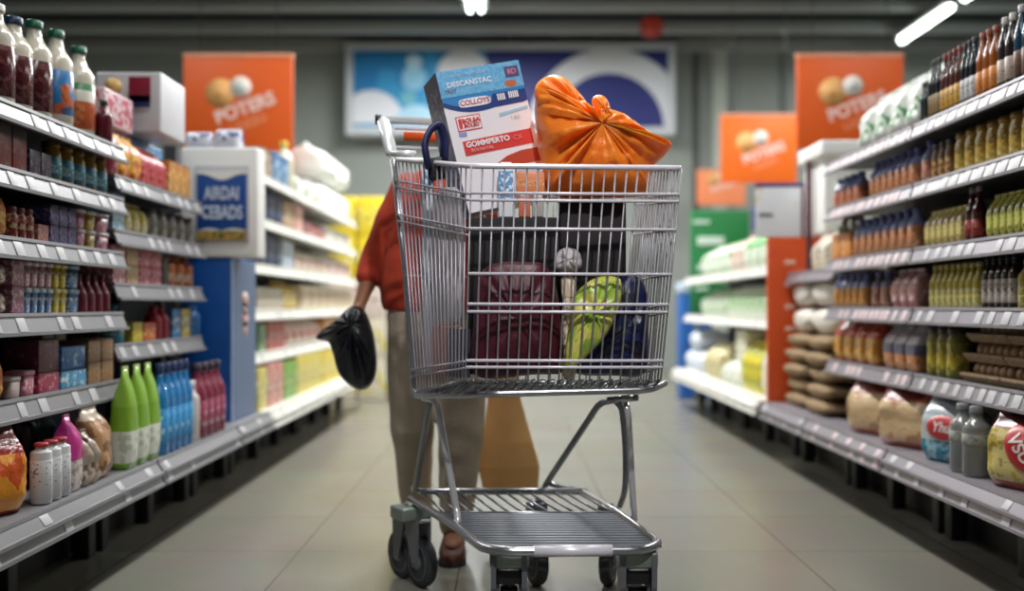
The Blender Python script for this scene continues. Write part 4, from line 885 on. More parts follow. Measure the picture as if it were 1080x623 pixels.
for i in range(1, 6):
    u = i / 6; mb.tube([lerp(B2, A2, u), lerp(C2, D2, u)], .0032, 6)
mb.build('basket_floor', STEEL, cart)
# tubular lower frame of the basket with short slanting ribs
lowp = [P(437, 417, 3.06), P(478, 417, 2.80), P(515, 415.5, 2.66), P(686, 411, 2.68), P(703, 403, 2.78), D2 + Vector((.01, 0, -.015))]
MB().tube([A + Vector((-.004, 0, 0)), P(428, 290, 3.06)] + lowp, .0095, 10, bend=.03).build('lower_frame', STEEL, cart)
mb = MB()
for i in range(22):
    u = i / 21; p = lerp(B2, C2, u) + Vector((0, .03, -.006)); q = lerp(P(468, 416, 2.78), P(690, 410, 2.69), u) if False else lerp(P(474, 416, 2.74), P(684, 411, 2.68), u)
    mb.tube([p, lerp(p, q, .5) + Vector((-.004, -.005, -.006)), q], .0042, 6)
mb.build('floor_ribs', DSTEEL, cart)
mb = MB()
for i in range(9):
    u = i / 8; p = lerp(A2, B2, u) + Vector((.02, .01, -.004)); q = lerp(P(440, 417, 3.04), P(478, 417, 2.8), u)
    mb.tube([p, q], .004, 6)
mb.tube([P(440, 417, 3.04), P(478, 417, 2.8)], .005, 6)
mb.build('side_ribs', DSTEEL, cart)
# handle: two white brackets, a chrome bar and an orange grip
WB = mat('dfe3e4', .28, .35, .02); ORG = mat('d9541a', .4)
h0, h1 = P(404, 126, 3.24), Vector((.335, 3.42, 1.50))
for e, f, g in ((h0, P(413, 162, 3.10), P(438, 162, 3.08)), (h1, Vector((.345, 3.30, 1.36)), Vector((.30, 3.29, 1.36)))):
    MB().tube([e, f], .021, 8, ry=.012).tube([f, g], .012, 8, ry=.010).tube([f + Vector((0, 0, 0)), f + Vector((.004, 0, -.035))], .007, 8).build('handle_bracket', WB, cart)
MB().tube([h0, h1], .0125, 12).build('handle_bar', WB, cart)
d0 = (h1 - h0); o = Vector((0, -.02, -.055))
MB().tube([h0 + d0 * .09 + o, h0 + d0 * .93 + o], .015, 12).build('handle_grip', ORG, cart)['label'] = 'orange plastic handle grip'
MB().tube([h0 + d0 * .05 + o + Vector((0, .01, -.035)), h0 + d0 * .96 + o + Vector((0, .01, -.035))], .006, 10).tube([h0 + d0 * .05 + o * .5, h0 + d0 * .96 + o * .5], .006, 10).build('handle_rail', WIRE, cart)
for e, s in ((h0, -1), (h1, 1)):
    MB().tube([e + Vector((s * .006, 0, 0)), e + Vector((s * .024, 0, 0))], .0165, 12).build('end_cap', BLACKP, cart)
# navy loop and clip that hang over the side of the rim
loop = [P(452, 178, 2.80), P(447, 150, 2.80), P(455, 135, 2.81), P(464, 131, 2.82), P(469, 145, 2.83), P(468, 174, 2.83)]
st = MB().tube(loop, .010, 10, bend=.025, ry=.016).build('seat_strap', NAVY, cart); st['label'] = 'navy plastic loop'
cl = MB(); q = P(460, 176, 2.825)
cl.box(q.x - .024, q.x + .024, q.y - .014, q.y + .02, q.z - .036, q.z + .026, .006, Matrix.Rotation(-.15, 3, 'Y'))
cl.build('clip', BLACKP, st)
# uprights between basket and base
def G(px, py, z=.275):
    d = F * (H - z) / (py - HY); return P(px, py, d)
ap = P(456, 424, 2.96)
MB().tube([G(438, 517, .285), ap + Vector((-.012, .03, -.01)), ap + Vector((0, .02, .02))], .0105, 10, bend=.02).build('leg', DSTEEL, cart)
MB().tube([ap + Vector((-.03, .03, .012)), ap + Vector((.012, 0, .006)), G(482, 540, .30), G(483, 552, .275)], .0105, 10, bend=.03).build('leg', CHROME, cart)
MB().tube([P(672, 419, 2.98), P(633, 424, 3.05), P(578, 507, 3.38), P(574, 514, 3.38), P(574, 519, 3.38)], .0105, 10, bend=.03).tube([P(578, 509, 3.38), P(592, 514, 3.37), P(619, 518, 3.36)], .009, 10, bend=.02).build('leg', DSTEEL, cart)
MB().tube([P(648, 421, 2.99), P(656, 430, 3.0), P(660, 470, 3.02), P(660, 515, 3.05), G(654, 533)], .0095, 10, bend=.05).build('leg', DSTEEL, cart)
MB().tube([P(660, 424, 2.93), P(663, 440, 2.92), P(666, 500, 2.93), G(669, 549)], .0095, 10, bend=.03).build('leg', CHROME, cart)
MB().tube([P(640, 422, 2.985), P(671, 419, 2.985)], .010, 10).build('pivot_tube', STEEL, cart)
# base tray
loop = [G(433, 526), G(478, 553), G(508, 577), G(530, 581.5), G(680, 580), G(696, 573), G(650, 540), G(614, 519)]
MB().tube(loop, .0125, 12, bend=.045).build('base_frame', STEEL, cart)
MB().tube([G(436, 515, .285), G(446, 518, .285), G(614, 518, .285)], .0115, 10, bend=.015).build('rear_bar', STEEL, cart)
MB().tube([lerp(G(530, 581.5), G(680, 580), .22), lerp(G(530, 581.5), G(680, 580), .77)], .0148, 16).build('bar_highlight', mat('e4e0ea', .3, .15, 0), cart)  # chrome highlight of the front bar, put in as a pale strip
def edge_x(px0, py0, px1, py1, y):
    t = (y - py0) / (py1 - py0); return px0 + (px1 - px0) * t
mb = MB(); k = 14
dA, dB = G(0, 542).y, G(0, 574).y
for i in range(k):
    d = dA + (dB - dA) * i / (k - 1); y = HY + F * (H - .275) / d
    xl = edge_x(460, 542, 508, 577, y); xr = edge_x(650, 540, 696, 573, y)
    a, b = P(xl, y, d), P(xr, y, d)
    mb.box(a.x, b.x, d - .0085, d + .0085, .268, .276, .002)
mb.build('base_slats', SLAT, cart)
MB().tube([G(459, 541), G(652, 541)], .006, 8).build('cross_bar', DSTEEL, cart)
mb = MB()
for i in range(14):
    u = i / 13; a, b = G(444 + (606 - 444) * u, 519), G(468 + (646 - 468) * u, 541)
    mb.tube([a + Vector((0, 0, .004)), b + Vector((0, 0, .004))], .004, 6)
mb.build('base_rods', DSTEEL, cart)
# casters
def wheel(parent, c, r, w, dirv):
    ax = Vector((-dirv.y, dirv.x, 0)).normalized()
    R = Matrix((dirv.normalized(), Vector((0, 0, 1)), ax)).transposed()
    def ring(prof, n=32): return [[c + R @ Vector((rr * math.cos(2 * PI * i / n), rr * math.sin(2 * PI * i / n), zz)) for i in range(n)] for rr, zz in prof]
    t = MB().loft(ring([(r * .72, -w / 2), (r * .94, -w / 2), (r, -w * .3), (r, w * .3), (r * .94, w / 2), (r * .72, w / 2)]), True)
    wh = t.build('wheel', RUB, parent)
    return ring, wh
def hubm(parent, c, r, w, dirv):
    ax = Vector((-dirv.y, dirv.x, 0)).normalized()
    R = Matrix((dirv.normalized(), Vector((0, 0, 1)), ax)).transposed(); n = 24
    prof = [(r * .18, -w * .62), (r * .30, -w * .55), (r * .33, -w * .42), (r * .68, -w * .50), (r * .74, -w * .52), (r * .74, w * .52), (r * .68, w * .50), (r * .33, w * .42), (r * .30, w * .55), (r * .18, w * .62)]
    MB().loft([[c + R @ Vector((a * math.cos(2 * PI * i / n), a * math.sin(2 * PI * i / n), b)) for i in range(n)] for a, b in prof]).build('hub', HUB, parent)
def fork(mb, c, top, dirv, r, w, sgn):
    ax = Vector((-dirv.y, dirv.x, 0)).normalized(); o = ax * (w / 2 + .006) * sgn; f = dirv.normalized()
    prof = [(c - f * .016 + Vector((0, 0, -.016))), (c + f * .016 + Vector((0, 0, -.016))), (top + f * .045), (top - f * .045)]
    vs = [p + o - ax * .004 for p in prof] + [p + o + ax * .004 for p in prof]
    mb.add(vs, [(0, 1, 2, 3), (7, 6, 5, 4), (0, 4, 5, 1), (1, 5, 6, 2), (2, 6, 7, 3), (3, 7, 4, 0)])
def caster(cpts, top, dirv, plate_m, r=.08, w=.034, plate=.05):
    body = MB().box(-plate, plate, -plate * .9, plate * .9, -.042, 0, .007, Matrix.Rotation(math.atan2(dirv.y, dirv.x) + PI / 2, 3, 'Z'), (0, 0, 0))
    b2 = MB(); b2.v = [tuple(Vector(v) + top) for v in body.v]; b2.f = body.f; b2.sm = body.sm
    b2.lathe([(.018, 0), (.018, .012), (.012, .012)], 14, top.x, top.y, top.z - .002)
    ca = b2.build('caster', plate_m, cart)
    for c in cpts:
        wheel(ca, c, r, w, dirv); hubm(ca, c, r, w, dirv)
        f = MB(); tp = Vector((c.x, c.y, top.z - .03)) * .6 + Vector((top.x, top.y, top.z - .03)) * .4
        fork(f, c, tp, dirv, r, w, 1); fork(f, c, tp, dirv, r, w, -1)
        ax = Vector((-dirv.y, dirv.x, 0)).normalized()
        f.tube([c - ax * (w / 2 + .012), c + ax * (w / 2 + .012)], .007, 10)
        f.build('fork', HUB, ca)
        if w > .04:
            for sg in (-1, 1):
                q = MB().prism([(top.y - .05, .255), (top.y + .045, .255), (top.y + .045, .17), (top.y + .045, .065), (top.y + .0, .065), (top.y - .045, .17)], 'x', top.x + sg * .040 - .007, top.x + sg * .040 + .007)
                q.build('fork_cheek', HUB, ca)
            MB().box(top.x - .033, top.x + .033, top.y - .03, top.y + .03, .175, .215, .004).build('brake_block', BLACKP, ca)
        m_ = tp - dirv.normalized() * 0 + Vector((0, 0, -.014))
        MB().tube([m_ + dirv.normalized() * .047 - ax * (w / 2 + .002), m_ + dirv.normalized() * .047 + ax * (w / 2 + .002)], .006, 8).build('brake_bar', CHROME, ca)
dv = Vector((.56, -.83, 0)).normalized(); ds = Vector((.12, -1, 0)).normalized()
caster([Vector((-.362, 3.33, .08)), Vector((-.290, 3.22, .08))], Vector((-.325, 3.21, .262)), dv, ZINC)
caster([Vector((-.008, 2.66, .08))], Vector((-.008, 2.64, .262)), Vector((0, -1, 0)), ZINC, w=.046)
caster([Vector((.328, 2.66, .08))], Vector((.328, 2.64, .262)), Vector((0, -1, 0)), ZINC, w=.046)
caster([Vector((.078, 3.24, .08))], Vector((.08, 3.26, .262)), Vector((.30, -.95, 0)), DSTEEL, plate=.03)
caster([Vector((.312, 3.24, .08))], Vector((.305, 3.2, .262)), Vector((-.30, -.95, 0)), DSTEEL, plate=.03)

# ------------------------------------------------------------------ goods in the cart
def carton(name, x0, x1, y0, y1, z0, z1, m, label, cat='box', tape=None, rot=None):
    b = MB().box(x0, x1, y0, y1, z0, z1, .004, rot); o = b.build(name, m); tag(o, label, cat); return o
carton('carton', -.128, .135, 2.85, 3.055, .705, 1.150, mat('08080a', .7), 'black carton standing in the cart under the small packs')
carton('carton', .138, .33, 2.905, 3.06, .705, 1.205, mat('120c0e', .7), 'dark brown carton in the cart under the orange bag')
# blue and white box, leaning
ang = math.radians(-13.6)
bx = P(459, 77, 2.875)
R = Matrix.Rotation(ang, 3, 'Y') @ Matrix.Rotation(math.radians(19), 3, 'Z')
W_, D_, H_ = .258, .140, .413
big = thing('grocery_box', (0, 0, 0), 'big blue and white printed grocery box leaning on top of the cart load', 'box')
def W3(u, d, v): return bx + R @ Vector((u * W_, d * D_, -v * H_))   # u across, d deep, v down from the top left front corner
def quad_on(name, u0, u1, v0, v1, m, parent, off=.0012, poly=None):
    pts = poly or [(u0, v0), (u1, v0), (u1, v1), (u0, v1)]
    fr = [W3(u, 0, v) + R @ Vector((0, -off, 0)) for u, v in pts]; bk = [W3(u, 0, v) + R @ Vector((0, .0002, 0)) for u, v in pts]; k = len(pts)
    return MB().add(fr + bk, [tuple(range(k)), tuple(range(2 * k - 1, k - 1, -1))] + [(i, i + k, (i + 1) % k + k, (i + 1) % k) for i in range(k)]).build(name, m, parent)
base = [W3(u, d, v) for d in (0, 1) for u, v in ((0, 0), (1, 0), (1, 1), (0, 1))]
big.location = (base[3] + base[2] + base[6] + base[7]) / 4; WLOC[big.name] = Vector(big.location)
MB().add(base, [(0, 1, 2, 3), (7, 6, 5, 4), (0, 4, 5, 1), (1, 5, 6, 2), (2, 6, 7, 3), (3, 7, 4, 0)]).build('carton_body', mat('e6e3e8', .4, 0, .02), big)
nv = [W3(u, d, v) + R @ Vector((-.0012, 0, 0)) for u, d, v in ((0, 0, 0), (0, 1, 0), (0, 1, 1), (0, 0, 1))]
nv2 = [p + R @ Vector((.0013, 0, 0)) for p in nv]
MB().add(nv + nv2, [(0, 1, 2, 3), (7, 6, 5, 4), (0, 4, 5, 1), (1, 5, 6, 2), (2, 6, 7, 3), (3, 7, 4, 0)]).build('side_print', pmat('2c3550', '39435f', '6c7488', .1, .9, 30, .55), big)
BLUE = pmat('5fa6d2', '5fa6d2', '74b4dc', 0, 1, 60, .5, ink=False); BLU2 = mat('2f7fbe', .4, 0, .03); NVB = mat('1f3a7d', .4, 0, .03); REDB = mat('cf3a35', .4, 0, .03); WHB = mat('ecebef', .4, 0, .02)
VS = .69
sw = [(0, 0), (1, 0), (1, .42)] + [(1 - .42 * k / 8, .43 + .01 * k / 8) for k in range(1, 9)] + [(.58 - .58 * k / 8, .44 + .03 * math.sin(PI * k / 8 * .8) - .10 * (k / 8) ** 2.2) for k in range(1, 9)]
sw2 = [(0, 0), (1, 0), (1, .30), (.60, .30), (.56, .385)] + [(.56 - .56 * k / 8, .385 + .03 * math.sin(PI * k / 8 * .8) - .09 * (k / 8) ** 2.2) for k in range(1, 9)]
def qo(name, m, off, u0=0, u1=0, v0=0, v1=0, poly=None):
    poly = poly or [(u0, v0), (u1, v0), (u1, v1), (u0, v1)]
    return quad_on(name, 0, 0, 0, 0, m, big, off, [(u, v * VS) for u, v in poly])
def oval(u, v, a, b, n=24, p=1.0): return [(u + a * math.copysign(abs(math.cos(t)) ** p, math.cos(t)), v + b * math.copysign(abs(math.sin(t)) ** p, math.sin(t))) for t in [2 * PI * k / n for k in range(n)]]
def btext(s, u, v, size, m, **k): return text('lettering', s, size, m, big, W3(u, 0, v * VS) + R @ Vector((0, -.0042, 0)), R @ Vector((1, 0, 0)), R @ Vector((0, 0, 1)), .0006, **k)
qo('printed_band', NVB, .0012, poly=sw); qo('printed_band', BLU2, .0022, poly=sw2); qo('printed_band', BLUE, .0030, 0, 1, 0, .27)
qo('white_oval', WHB, .0034, poly=oval(.37, .352, .19, .045, 24, .5))
btext('COLLOYS', .37, .352, .021, mat('b0506a', .5), bold=.0005)
btext('DESCANSTAC', .36, .15, .022, mat('e4e9f2', .5), bold=.0004); btext('TROT', .12, .215, .014, mat('8a4a60', .5)); btext('RANJO MASTERIN', .36, .065, .013, mat('a9cbe6', .5))
qo('stamp', mat('5a4a78', .4, 0, .03), .0036, .80, .97, .05, .165); btext('BD', .885, .107, .022, mat('e0909a', .5))
qo('biscuit_picture', mat('b5623f', .5, 0, .2), .0036, poly=oval(.84, .225, .075, .036, 20))
btext('IIII', .69, .35, .026, WHB, bold=.0008); btext('IIIII', .84, .345, .026, WHB, bold=.0008)
qo('stamp', REDB, .0014, .10, .39, .475, .63); qo('stamp', WHB, .0020, .112, .378, .487, .618); btext('BOLSA', .27, .53, .018, REDB, bold=.0006); btext('BOLSO', .27, .58, .015, REDB, bold=.0005)
qo('stamp', REDB, .0024, .125, .165, .50, .605); qo('stamp', mat('8a93c8', .4), .0020, .10, .19, .64, .68)
qo('printed_band', mat('9cc4d8', .4), .0016, poly=[(.62, .51), (.98, .475), (.98, .505), (.62, .545)]); btext('1 KG', .80, .575, .014, mat('b5b08f', .5))
qo('red_band', REDB, .0018, poly=[(.12, .73), (.955, .715), (.955, .865), (.12, .88)]); btext('GOMMPERTO', .41, .775, .022, WHB, bold=.0006); btext('BOLNATAL', .33, .835, .014, mat('eeb0b0', .5)); btext('CX', .77, .785, .02, mat('e58a86', .5))
qo('red_curve', mat('b4442e', .4), .0018, poly=[(.98, .92), (.98, 1.06), (.42, 1.06), (.48, 1.0), (.60, .95), (.78, .92)])
# orange carrier bag
OB = mat('ff8422', .38, 0, .05, 9, bump=.35, bscale=45, coat=.15)
_b = OB.node_tree.nodes['Principled BSDF']; _b.inputs['Subsurface Weight'].default_value = .5; _b.inputs['Subsurface Radius'].default_value = (.06, .03, .01); _b.inputs['Subsurface Scale'].default_value = 1.0
d = 2.86
def outl(pts, d): return [((px - CX) * d / F, H - (py - HY) * d / F) for px, py in pts]
ol = outl([(566, 100), (572, 92), (600, 101), (622, 112), (640, 114), (660, 121), (682, 137), (698, 147), (710, 151), (703, 162), (690, 176), (686, 196), (680, 206), (640, 208), (590, 207), (575, 196), (570, 160), (564, 120)], d)
ob = MB().inflate(ol, outl([(632, 136)], d)[0], .115, 22, fold=.034, nf=15, d0=d + .02, seed=3, pw=3.0).build('carrier_bag', OB)
tag(ob, 'knotted orange plastic carrier bag, full, on top of the cart load', 'bag')
k1 = outl([(564, 104), (566, 90), (578, 82), (592, 82), (604, 92), (616, 106), (624, 120), (612, 122), (590, 122), (572, 118)], d)
MB().inflate(k1, outl([(608, 113)], d)[0], .035, 12, fold=.014, nf=9, d0=d - .02, seed=8).build('bag_ear', OB, ob)
k2 = outl([(622, 114), (625, 107), (632, 106), (638, 111), (642, 122), (647, 130), (640, 135), (630, 130)], d)
MB().inflate(k2, outl([(634, 122)], d)[0], .028, 10, fold=.008, nf=7, d0=d - .075, seed=5).build('bag_knot', OB, ob)
# small packs that stand on the black carton
def small(x0, x1, y0, y1, z0, z1, m, label, lid=None, name='small_pack', cat='pack'):
    o = MB().box(x0, x1, y0, y1, z0, z1, .003).build(name, m); tag(o, label, cat)
    if lid: MB().box(x0 + .004, x1 - .004, y0 + .004, y1 - .004, z1, z1 + .012, .003).build('lid', lid, o)
    return o
def xz(px, y, d): p = P(px, y, d); return p.x, p.z
zb = 1.151
small(xz(526, 0, 2.9)[0], xz(541, 0, 2.9)[0], 2.855, 2.885, zb, zb + .145, pmat('dfe4ea', '5f9ad0', 'e8eef4', .35, .9, 40, .55), 'white and light blue pack beside the leaning box in the cart', mat('e8e8ea', .4))
small(xz(547, 0, 2.9)[0], xz(559, 0, 2.9)[0], 2.855, 2.885, zb, zb + .058, mat('c76a48', .45), 'terracotta little carton under the orange pack in the cart', mat('e9e6e2', .4))
small(xz(561, 0, 2.9)[0], xz(573, 0, 2.9)[0], 2.855, 2.885, zb, zb + .056, mat('a9a39f', .45), 'grey little carton next to the terracotta one in the cart', mat('e9e6e2', .4))
small(xz(545, 0, 2.9)[0], xz(574, 0, 2.9)[0], 2.855, 2.885, zb + .071, zb + .128, pmat('e08a58', 'e59a6c', 'f0e0d0', .3, .6, 60, .6), 'orange pack with a clear lid, topmost beside the leaning box', mat('c9cfdf', .3))
# bags low in the basket
def cartbag(name, pts, c, T, m, label, d, fold=.02, seed=1, cat='bag', nf=9):
    o = MB().inflate(outl(pts, d), outl([c], d)[0], T, 14, fold=fold, nf=nf, d0=d, seed=seed, pw=3).build(name, m); tag(o, label, cat); return o
cartbag('shopping_bag', [(502, 300), (512, 282), (530, 276), (552, 276), (575, 279), (586, 300), (592, 340), (592, 388), (560, 395), (500, 395), (499, 340)], (545, 335), .072, mat('480a1f', .5, 0, .15, bump=.4, bscale=30), 'dark maroon bag standing in the cart behind the front wires', 2.765, .009, 2)
cartbag('snack_bag', [(601, 340), (606, 312), (622, 296), (640, 291), (655, 296), (654, 320), (644, 345), (634, 360), (616, 378), (598, 392), (596, 370)], (626, 330), .03, pmat('c3c94a', 'a2be48', 'd4d068', .2, .95, 12, .5, .35, ink=False), 'yellow green snack bag leaning inside the cart', 2.715, .012, 4)
cartbag('shopping_bag', [(606, 393), (622, 372), (640, 350), (652, 310), (656, 292), (672, 288), (683, 310), (684, 350), (680, 393), (645, 396)], (660, 345), .042, pmat('1a2350', '1a2350', '2c3040', .0, 1, 16, .52, .35, bump=.4), 'crumpled navy bag at the right end of the cart', 2.825, .014, 6)
cartbag('bread_bag', [(593, 395), (593, 330), (591, 300), (593, 292), (606, 294), (609, 330), (608, 392)], (600, 345), .024, pmat('c8b49a', 'b99d7c', 'd9cdbd', .2, .8, 30, .5), 'beige bread bag between maroon and green bags in the cart', 2.80, .008, 7)
cartbag('napkin_pack', [(584, 282), (588, 266), (599, 261), (611, 266), (613, 282), (598, 288)], (599, 275), .03, mat('c9c2c4', .5, 0, .15, bump=.3), 'pale grey napkin pack lying on the beige bread bag', 2.80, .008, 9, 'pack')
CLEAR = mat('cfd0d2', .25, 0, .05, alpha=.72, bump=.5, bscale=25)
pb = cartbag('produce_bag', [(428, 290), (426, 235), (434, 206), (460, 198), (486, 204), (495, 232), (494, 310), (490, 338), (462, 343), (436, 340)], (462, 275), .045, CLEAR, 'clear plastic produce bag behind the side wires of the cart', 2.90, .012, 11)
for v in pb.data.vertices: v.co.y -= v.co.x * 1.3; v.co.x *= .60; v.co.x += .026
u_ = Vector((.391, -.921, 0)); n_ = Vector((.921, .391, 0))
def along(name, s0, s1, dep, z0, z1, m, label):
    p = [A2 + n_ * .025 + u_ * s0, A2 + n_ * .025 + u_ * s1, A2 + n_ * (.025 + dep) + u_ * s1, A2 + n_ * (.025 + dep) + u_ * s0]
    o = MB().prism([(v.x, v.y) for v in p], 'z', z0, z1).build(name, m); tag(o, label, 'box')
along('carton', .10, .21, .055, .70, .838, mat('d2837a', .5, 0, .05), 'dusty pink carton in the cart corner under the produce bag')
along('carton', .24, .31, .04, .70, .835, mat('343945', .5), 'slate grey carton in the cart between pink and black cartons')
carton('carton', -.270, -.237, 3.005, 3.035, .70, 1.335, pmat('c9ced6', '4f83bd', 'dfe5ee', .85, .97, 24, .5), 'tall narrow white and blue carton under the cart handle')
# ------------------------------------------------------------------ the person behind the cart
PD = 3.75
def Q(px, py, dd=0.0): return P(px, py, PD + dd)
def remesh(mb, voxel, smooth=6, fac=.5):
    me = bpy.data.meshes.new('r'); me.from_pydata(mb.v, [], mb.f)
    bm = bmesh.new(); bm.from_mesh(me); bmesh.ops.remove_doubles(bm, verts=bm.verts, dist=1e-5); bmesh.ops.recalc_face_normals(bm, faces=bm.faces); bm.to_mesh(me); bm.free()
    o = bpy.data.objects.new('r', me); COL.objects.link(o)
    r = o.modifiers.new('r', 'REMESH'); r.mode = 'VOXEL'; r.voxel_size = voxel; r.use_smooth_shade = True
    s = o.modifiers.new('s', 'SMOOTH'); s.iterations = smooth; s.factor = fac
    bpy.context.view_layer.update()
    out = bpy.data.meshes.new_from_object(o.evaluated_get(bpy.context.evaluated_depsgraph_get()))
    bpy.data.objects.remove(o)
    r = MB(); r.v = [tuple(v.co) for v in out.vertices]; r.f = [tuple(p.vertices) for p in out.polygons]; r.sm = [True] * len(r.f)
    bpy.data.meshes.remove(out)
    return r
def tor(mb, rings, n=28, p=.9):
    """rings: (centre, half width, half depth)"""
    rr = []
    for c, a, b in rings:
        rr.append([c + Vector((a * math.copysign(abs(math.cos(t)) ** p, math.cos(t)), b * math.copysign(abs(math.sin(t)) ** p, math.sin(t)), 0)) for t in [2 * PI * i / n for i in range(n)]])
    return mb.loft(rr)
def limb(mb, pts, n=20):
    """pts: (centre, radius); a tapering limb with rounded ends"""
    P_ = [Vector(p) for p, r in pts]; R_ = [r for p, r in pts]; rings = []; up = Vector((0, 1, 0))
    for i, p in enumerate(P_):
        t = (P_[min(i + 1, len(P_) - 1)] - P_[max(i - 1, 0)]).normalized()
        sd = t.cross(up); sd = sd.normalized() if sd.length > .1 else Vector((1, 0, 0)); u = sd.cross(t).normalized()
        def ring(c, r): return [c + sd * r * math.cos(2 * PI * k / n) + u * r * math.sin(2 * PI * k / n) for k in range(n)]
        if i == 0: rings += [ring(p - t * R_[0] * .8, R_[0] * .45), ring(p - t * R_[0] * .45, R_[0] * .85)]
        rings.append(ring(p, R_[i]))
        if i == len(P_) - 1: rings += [ring(p + t * R_[i] * .45, R_[i] * .85), ring(p + t * R_[i] * .8, R_[i] * .45)]
    return mb.loft(rings)
def ell(mb, c, rx, ry, rz, rot=None, n=20, k=12):
    rings = []
    for j in range(1, k):
        a = PI * j / k; rr = math.sin(a); zz = -math.cos(a)
        ring = [Vector((rx * rr * math.cos(2 * PI * i / n), ry * rr * math.sin(2 * PI * i / n), rz * zz)) for i in range(n)]
        rings.append([Vector(c) + (rot @ v if rot else v) for v in ring])
    return mb.loft(rings)
per = thing('person', (-.21, 3.75, 0), 'person in rust red sweater and taupe trousers walking behind the cart with two bags', 'person')
SKIN = mat('8f5f45', .5, 0, .06); SWEAT = mat('a83419', .85, 0, .10, 30, bump=.35, bscale=120); TROU = mat('a89a88', .85, 0, .08, 25, bump=.25, bscale=90); SHOE = mat('5a2a1c', .5, 0, .08); SOLE = mat('231a18', .7); HAIR = mat('2a1c16', .6, 0, .2, 60)
body = MB()
hc = Q(487, 133)                                           # middle of the head
ell(body, hc + Vector((0, .008, .015)), .074, .094, .100)
ell(body, hc + Vector((0, -.018, -.052)), .056, .066, .066)  # jaw
ell(body, hc + Vector((0, -.088, -.010)), .012, .017, .026)  # nose
ell(body, hc + Vector((0, -.100, -.022)), .014, .012, .010)
for s in (-1, 1):
    ell(body, hc + Vector((s * .076, .012, -.008)), .011, .022, .034)
    ell(body, hc + Vector((s * .032, -.074, .024)), .024, .014, .008)
ell(body, hc + Vector((0, -.078, -.053)), .025, .012, .007); ell(body, hc + Vector((0, -.077, -.064)), .021, .011, .008)
limb(body, [(hc + Vector((0, .025, -.07)), .050), (Q(482, 172, .03), .052), (Q(478, 190, .03), .070)])
tor(body, [(Q(474, 184, .02), .09, .06), (Q(470, 196, .01), .165, .09), (Q(462, 225), .155, .10), (Q(458, 262), .145, .095), (Q(457, 300), .155, .105), (Q(458, 340), .165, .11), (Q(460, 362), .13, .10)])
# the arm whose hand holds the black bag
sh1, el1, wr1, ha1 = Q(428, 200), Q(399, 268, .02), Q(379, 322, -.03), Q(374, 339, -.05)
limb(body, [(sh1, .052), (lerp(sh1, el1, .5), .046), (el1, .038), (lerp(el1, wr1, .35), .038), (lerp(el1, wr1, .8), .026), (wr1, .024)])
# the other arm, with the paper bag
sh2, el2, wr2, ha2 = Q(514, 200), Q(533, 268, .03), Q(536, 330, .05), Q(536, 350, .08)
limb(body, [(sh2, .052), (lerp(sh2, el2, .5), .046), (el2, .038), (lerp(el2, wr2, .35), .038), (lerp(el2, wr2, .8), .026), (wr2, .024)])
def hand(mb, w, h, side):
    d_ = (h - w).normalized(); palm = w + d_ * .050
    ell(mb, w + d_ * .045, .022, .038, .050, None)
    limb(mb, [(w, .024), (w + d_ * .03, .026)])
    # four fingers that curl round the neck of the bag, thumb against them
    for k in range(4):
        b = w + d_ * (.085 - .004 * abs(k - 1)) + Vector((0, -.029 + k * .019, 0)); L = (.036, .041, .038, .030)[k]
        p1 = b + d_ * L * .55 + Vector((side * .012, 0, 0)); p2 = p1 + Vector((side * .024, 0, -.004 + .006)); p3 = p2 + Vector((side * .008, 0, .020))
        limb(mb, [(b - d_ * .02, .0098), (p1, .0092), (p2, .0086), (p3, .0076)], 10)
    tb = w + d_ * .030 + Vector((side * .012, -.030, 0))
    limb(mb, [(tb, .0115), (tb + Vector((side * .020, -.010, -.022)), .0105), (tb + Vector((side * .030, -.002, -.042)), .009)], 10)
hand(body, wr1, ha1, 1); hand(body, wr2, ha2, -1)
# legs inside the trousers
hipL, kneL, ankL = Q(437, 355), Q(434, 450, -.02), Q(440, 545, .12)
hipR, kneR, ankR = Q(484, 355), Q(485, 455, -.06), Q(479, 562, -.12)
for h_, k_, a_ in ((hipL, kneL, ankL), (hipR, kneR, ankR)):
    limb(body, [(h_, .078), (lerp(h_, k_, .5), .066), (k_, .05), (lerp(k_, a_, .35), .048), (lerp(k_, a_, .9), .034), (a_, .034)])
    ell(body, a_ + Vector((0, -.06, -.015)), .036, .10, .03)
body = remesh(body, .0062, 4, .5)
bo = body.build('body', SKIN, per)
ey = mat('1c1412', .3)
for s in (-1, 1):
    e = MB(); ell(e, hc + Vector((s * .031, -.081, .006)), .0135, .008, .008); e.build('eye', mat('d8d0c8', .3), per)
    e2 = MB(); ell(e2, hc + Vector((s * .031, -.0868, .006)), .0055, .003, .0055); e2.build('iris', ey, per)
mo = MB(); ell(mo, hc + Vector((0, -.0885, -.058)), .022, .004, .006); mo.build('mouth', mat('7a3f36', .5), per)
hr = MB(); n, k = 28, 14; rings = []
for j in range(k + 1):
    a = PI * .5 * (1 - j / k) ; rings.append([])
    for i in range(n):
        t = 2 * PI * i / n; fr = max(0.0, -math.sin(t))
        drop = -.085 + .115 * fr ** .7 if j == 0 else None
        zz = math.sin(PI * .5 * j / k) * .112; rr = math.cos(PI * .5 * j / k)
        if j < 4: zz += (-.095 + .125 * fr ** .6) * (1 - j / 4)
        rings[-1].append(hc + Vector(((.083 * max(rr, .02)) * math.cos(t), .012 + .103 * max(rr, .02) * math.sin(t), .018 + zz)))
hr.loft(rings); hr.build('hair', HAIR, per)
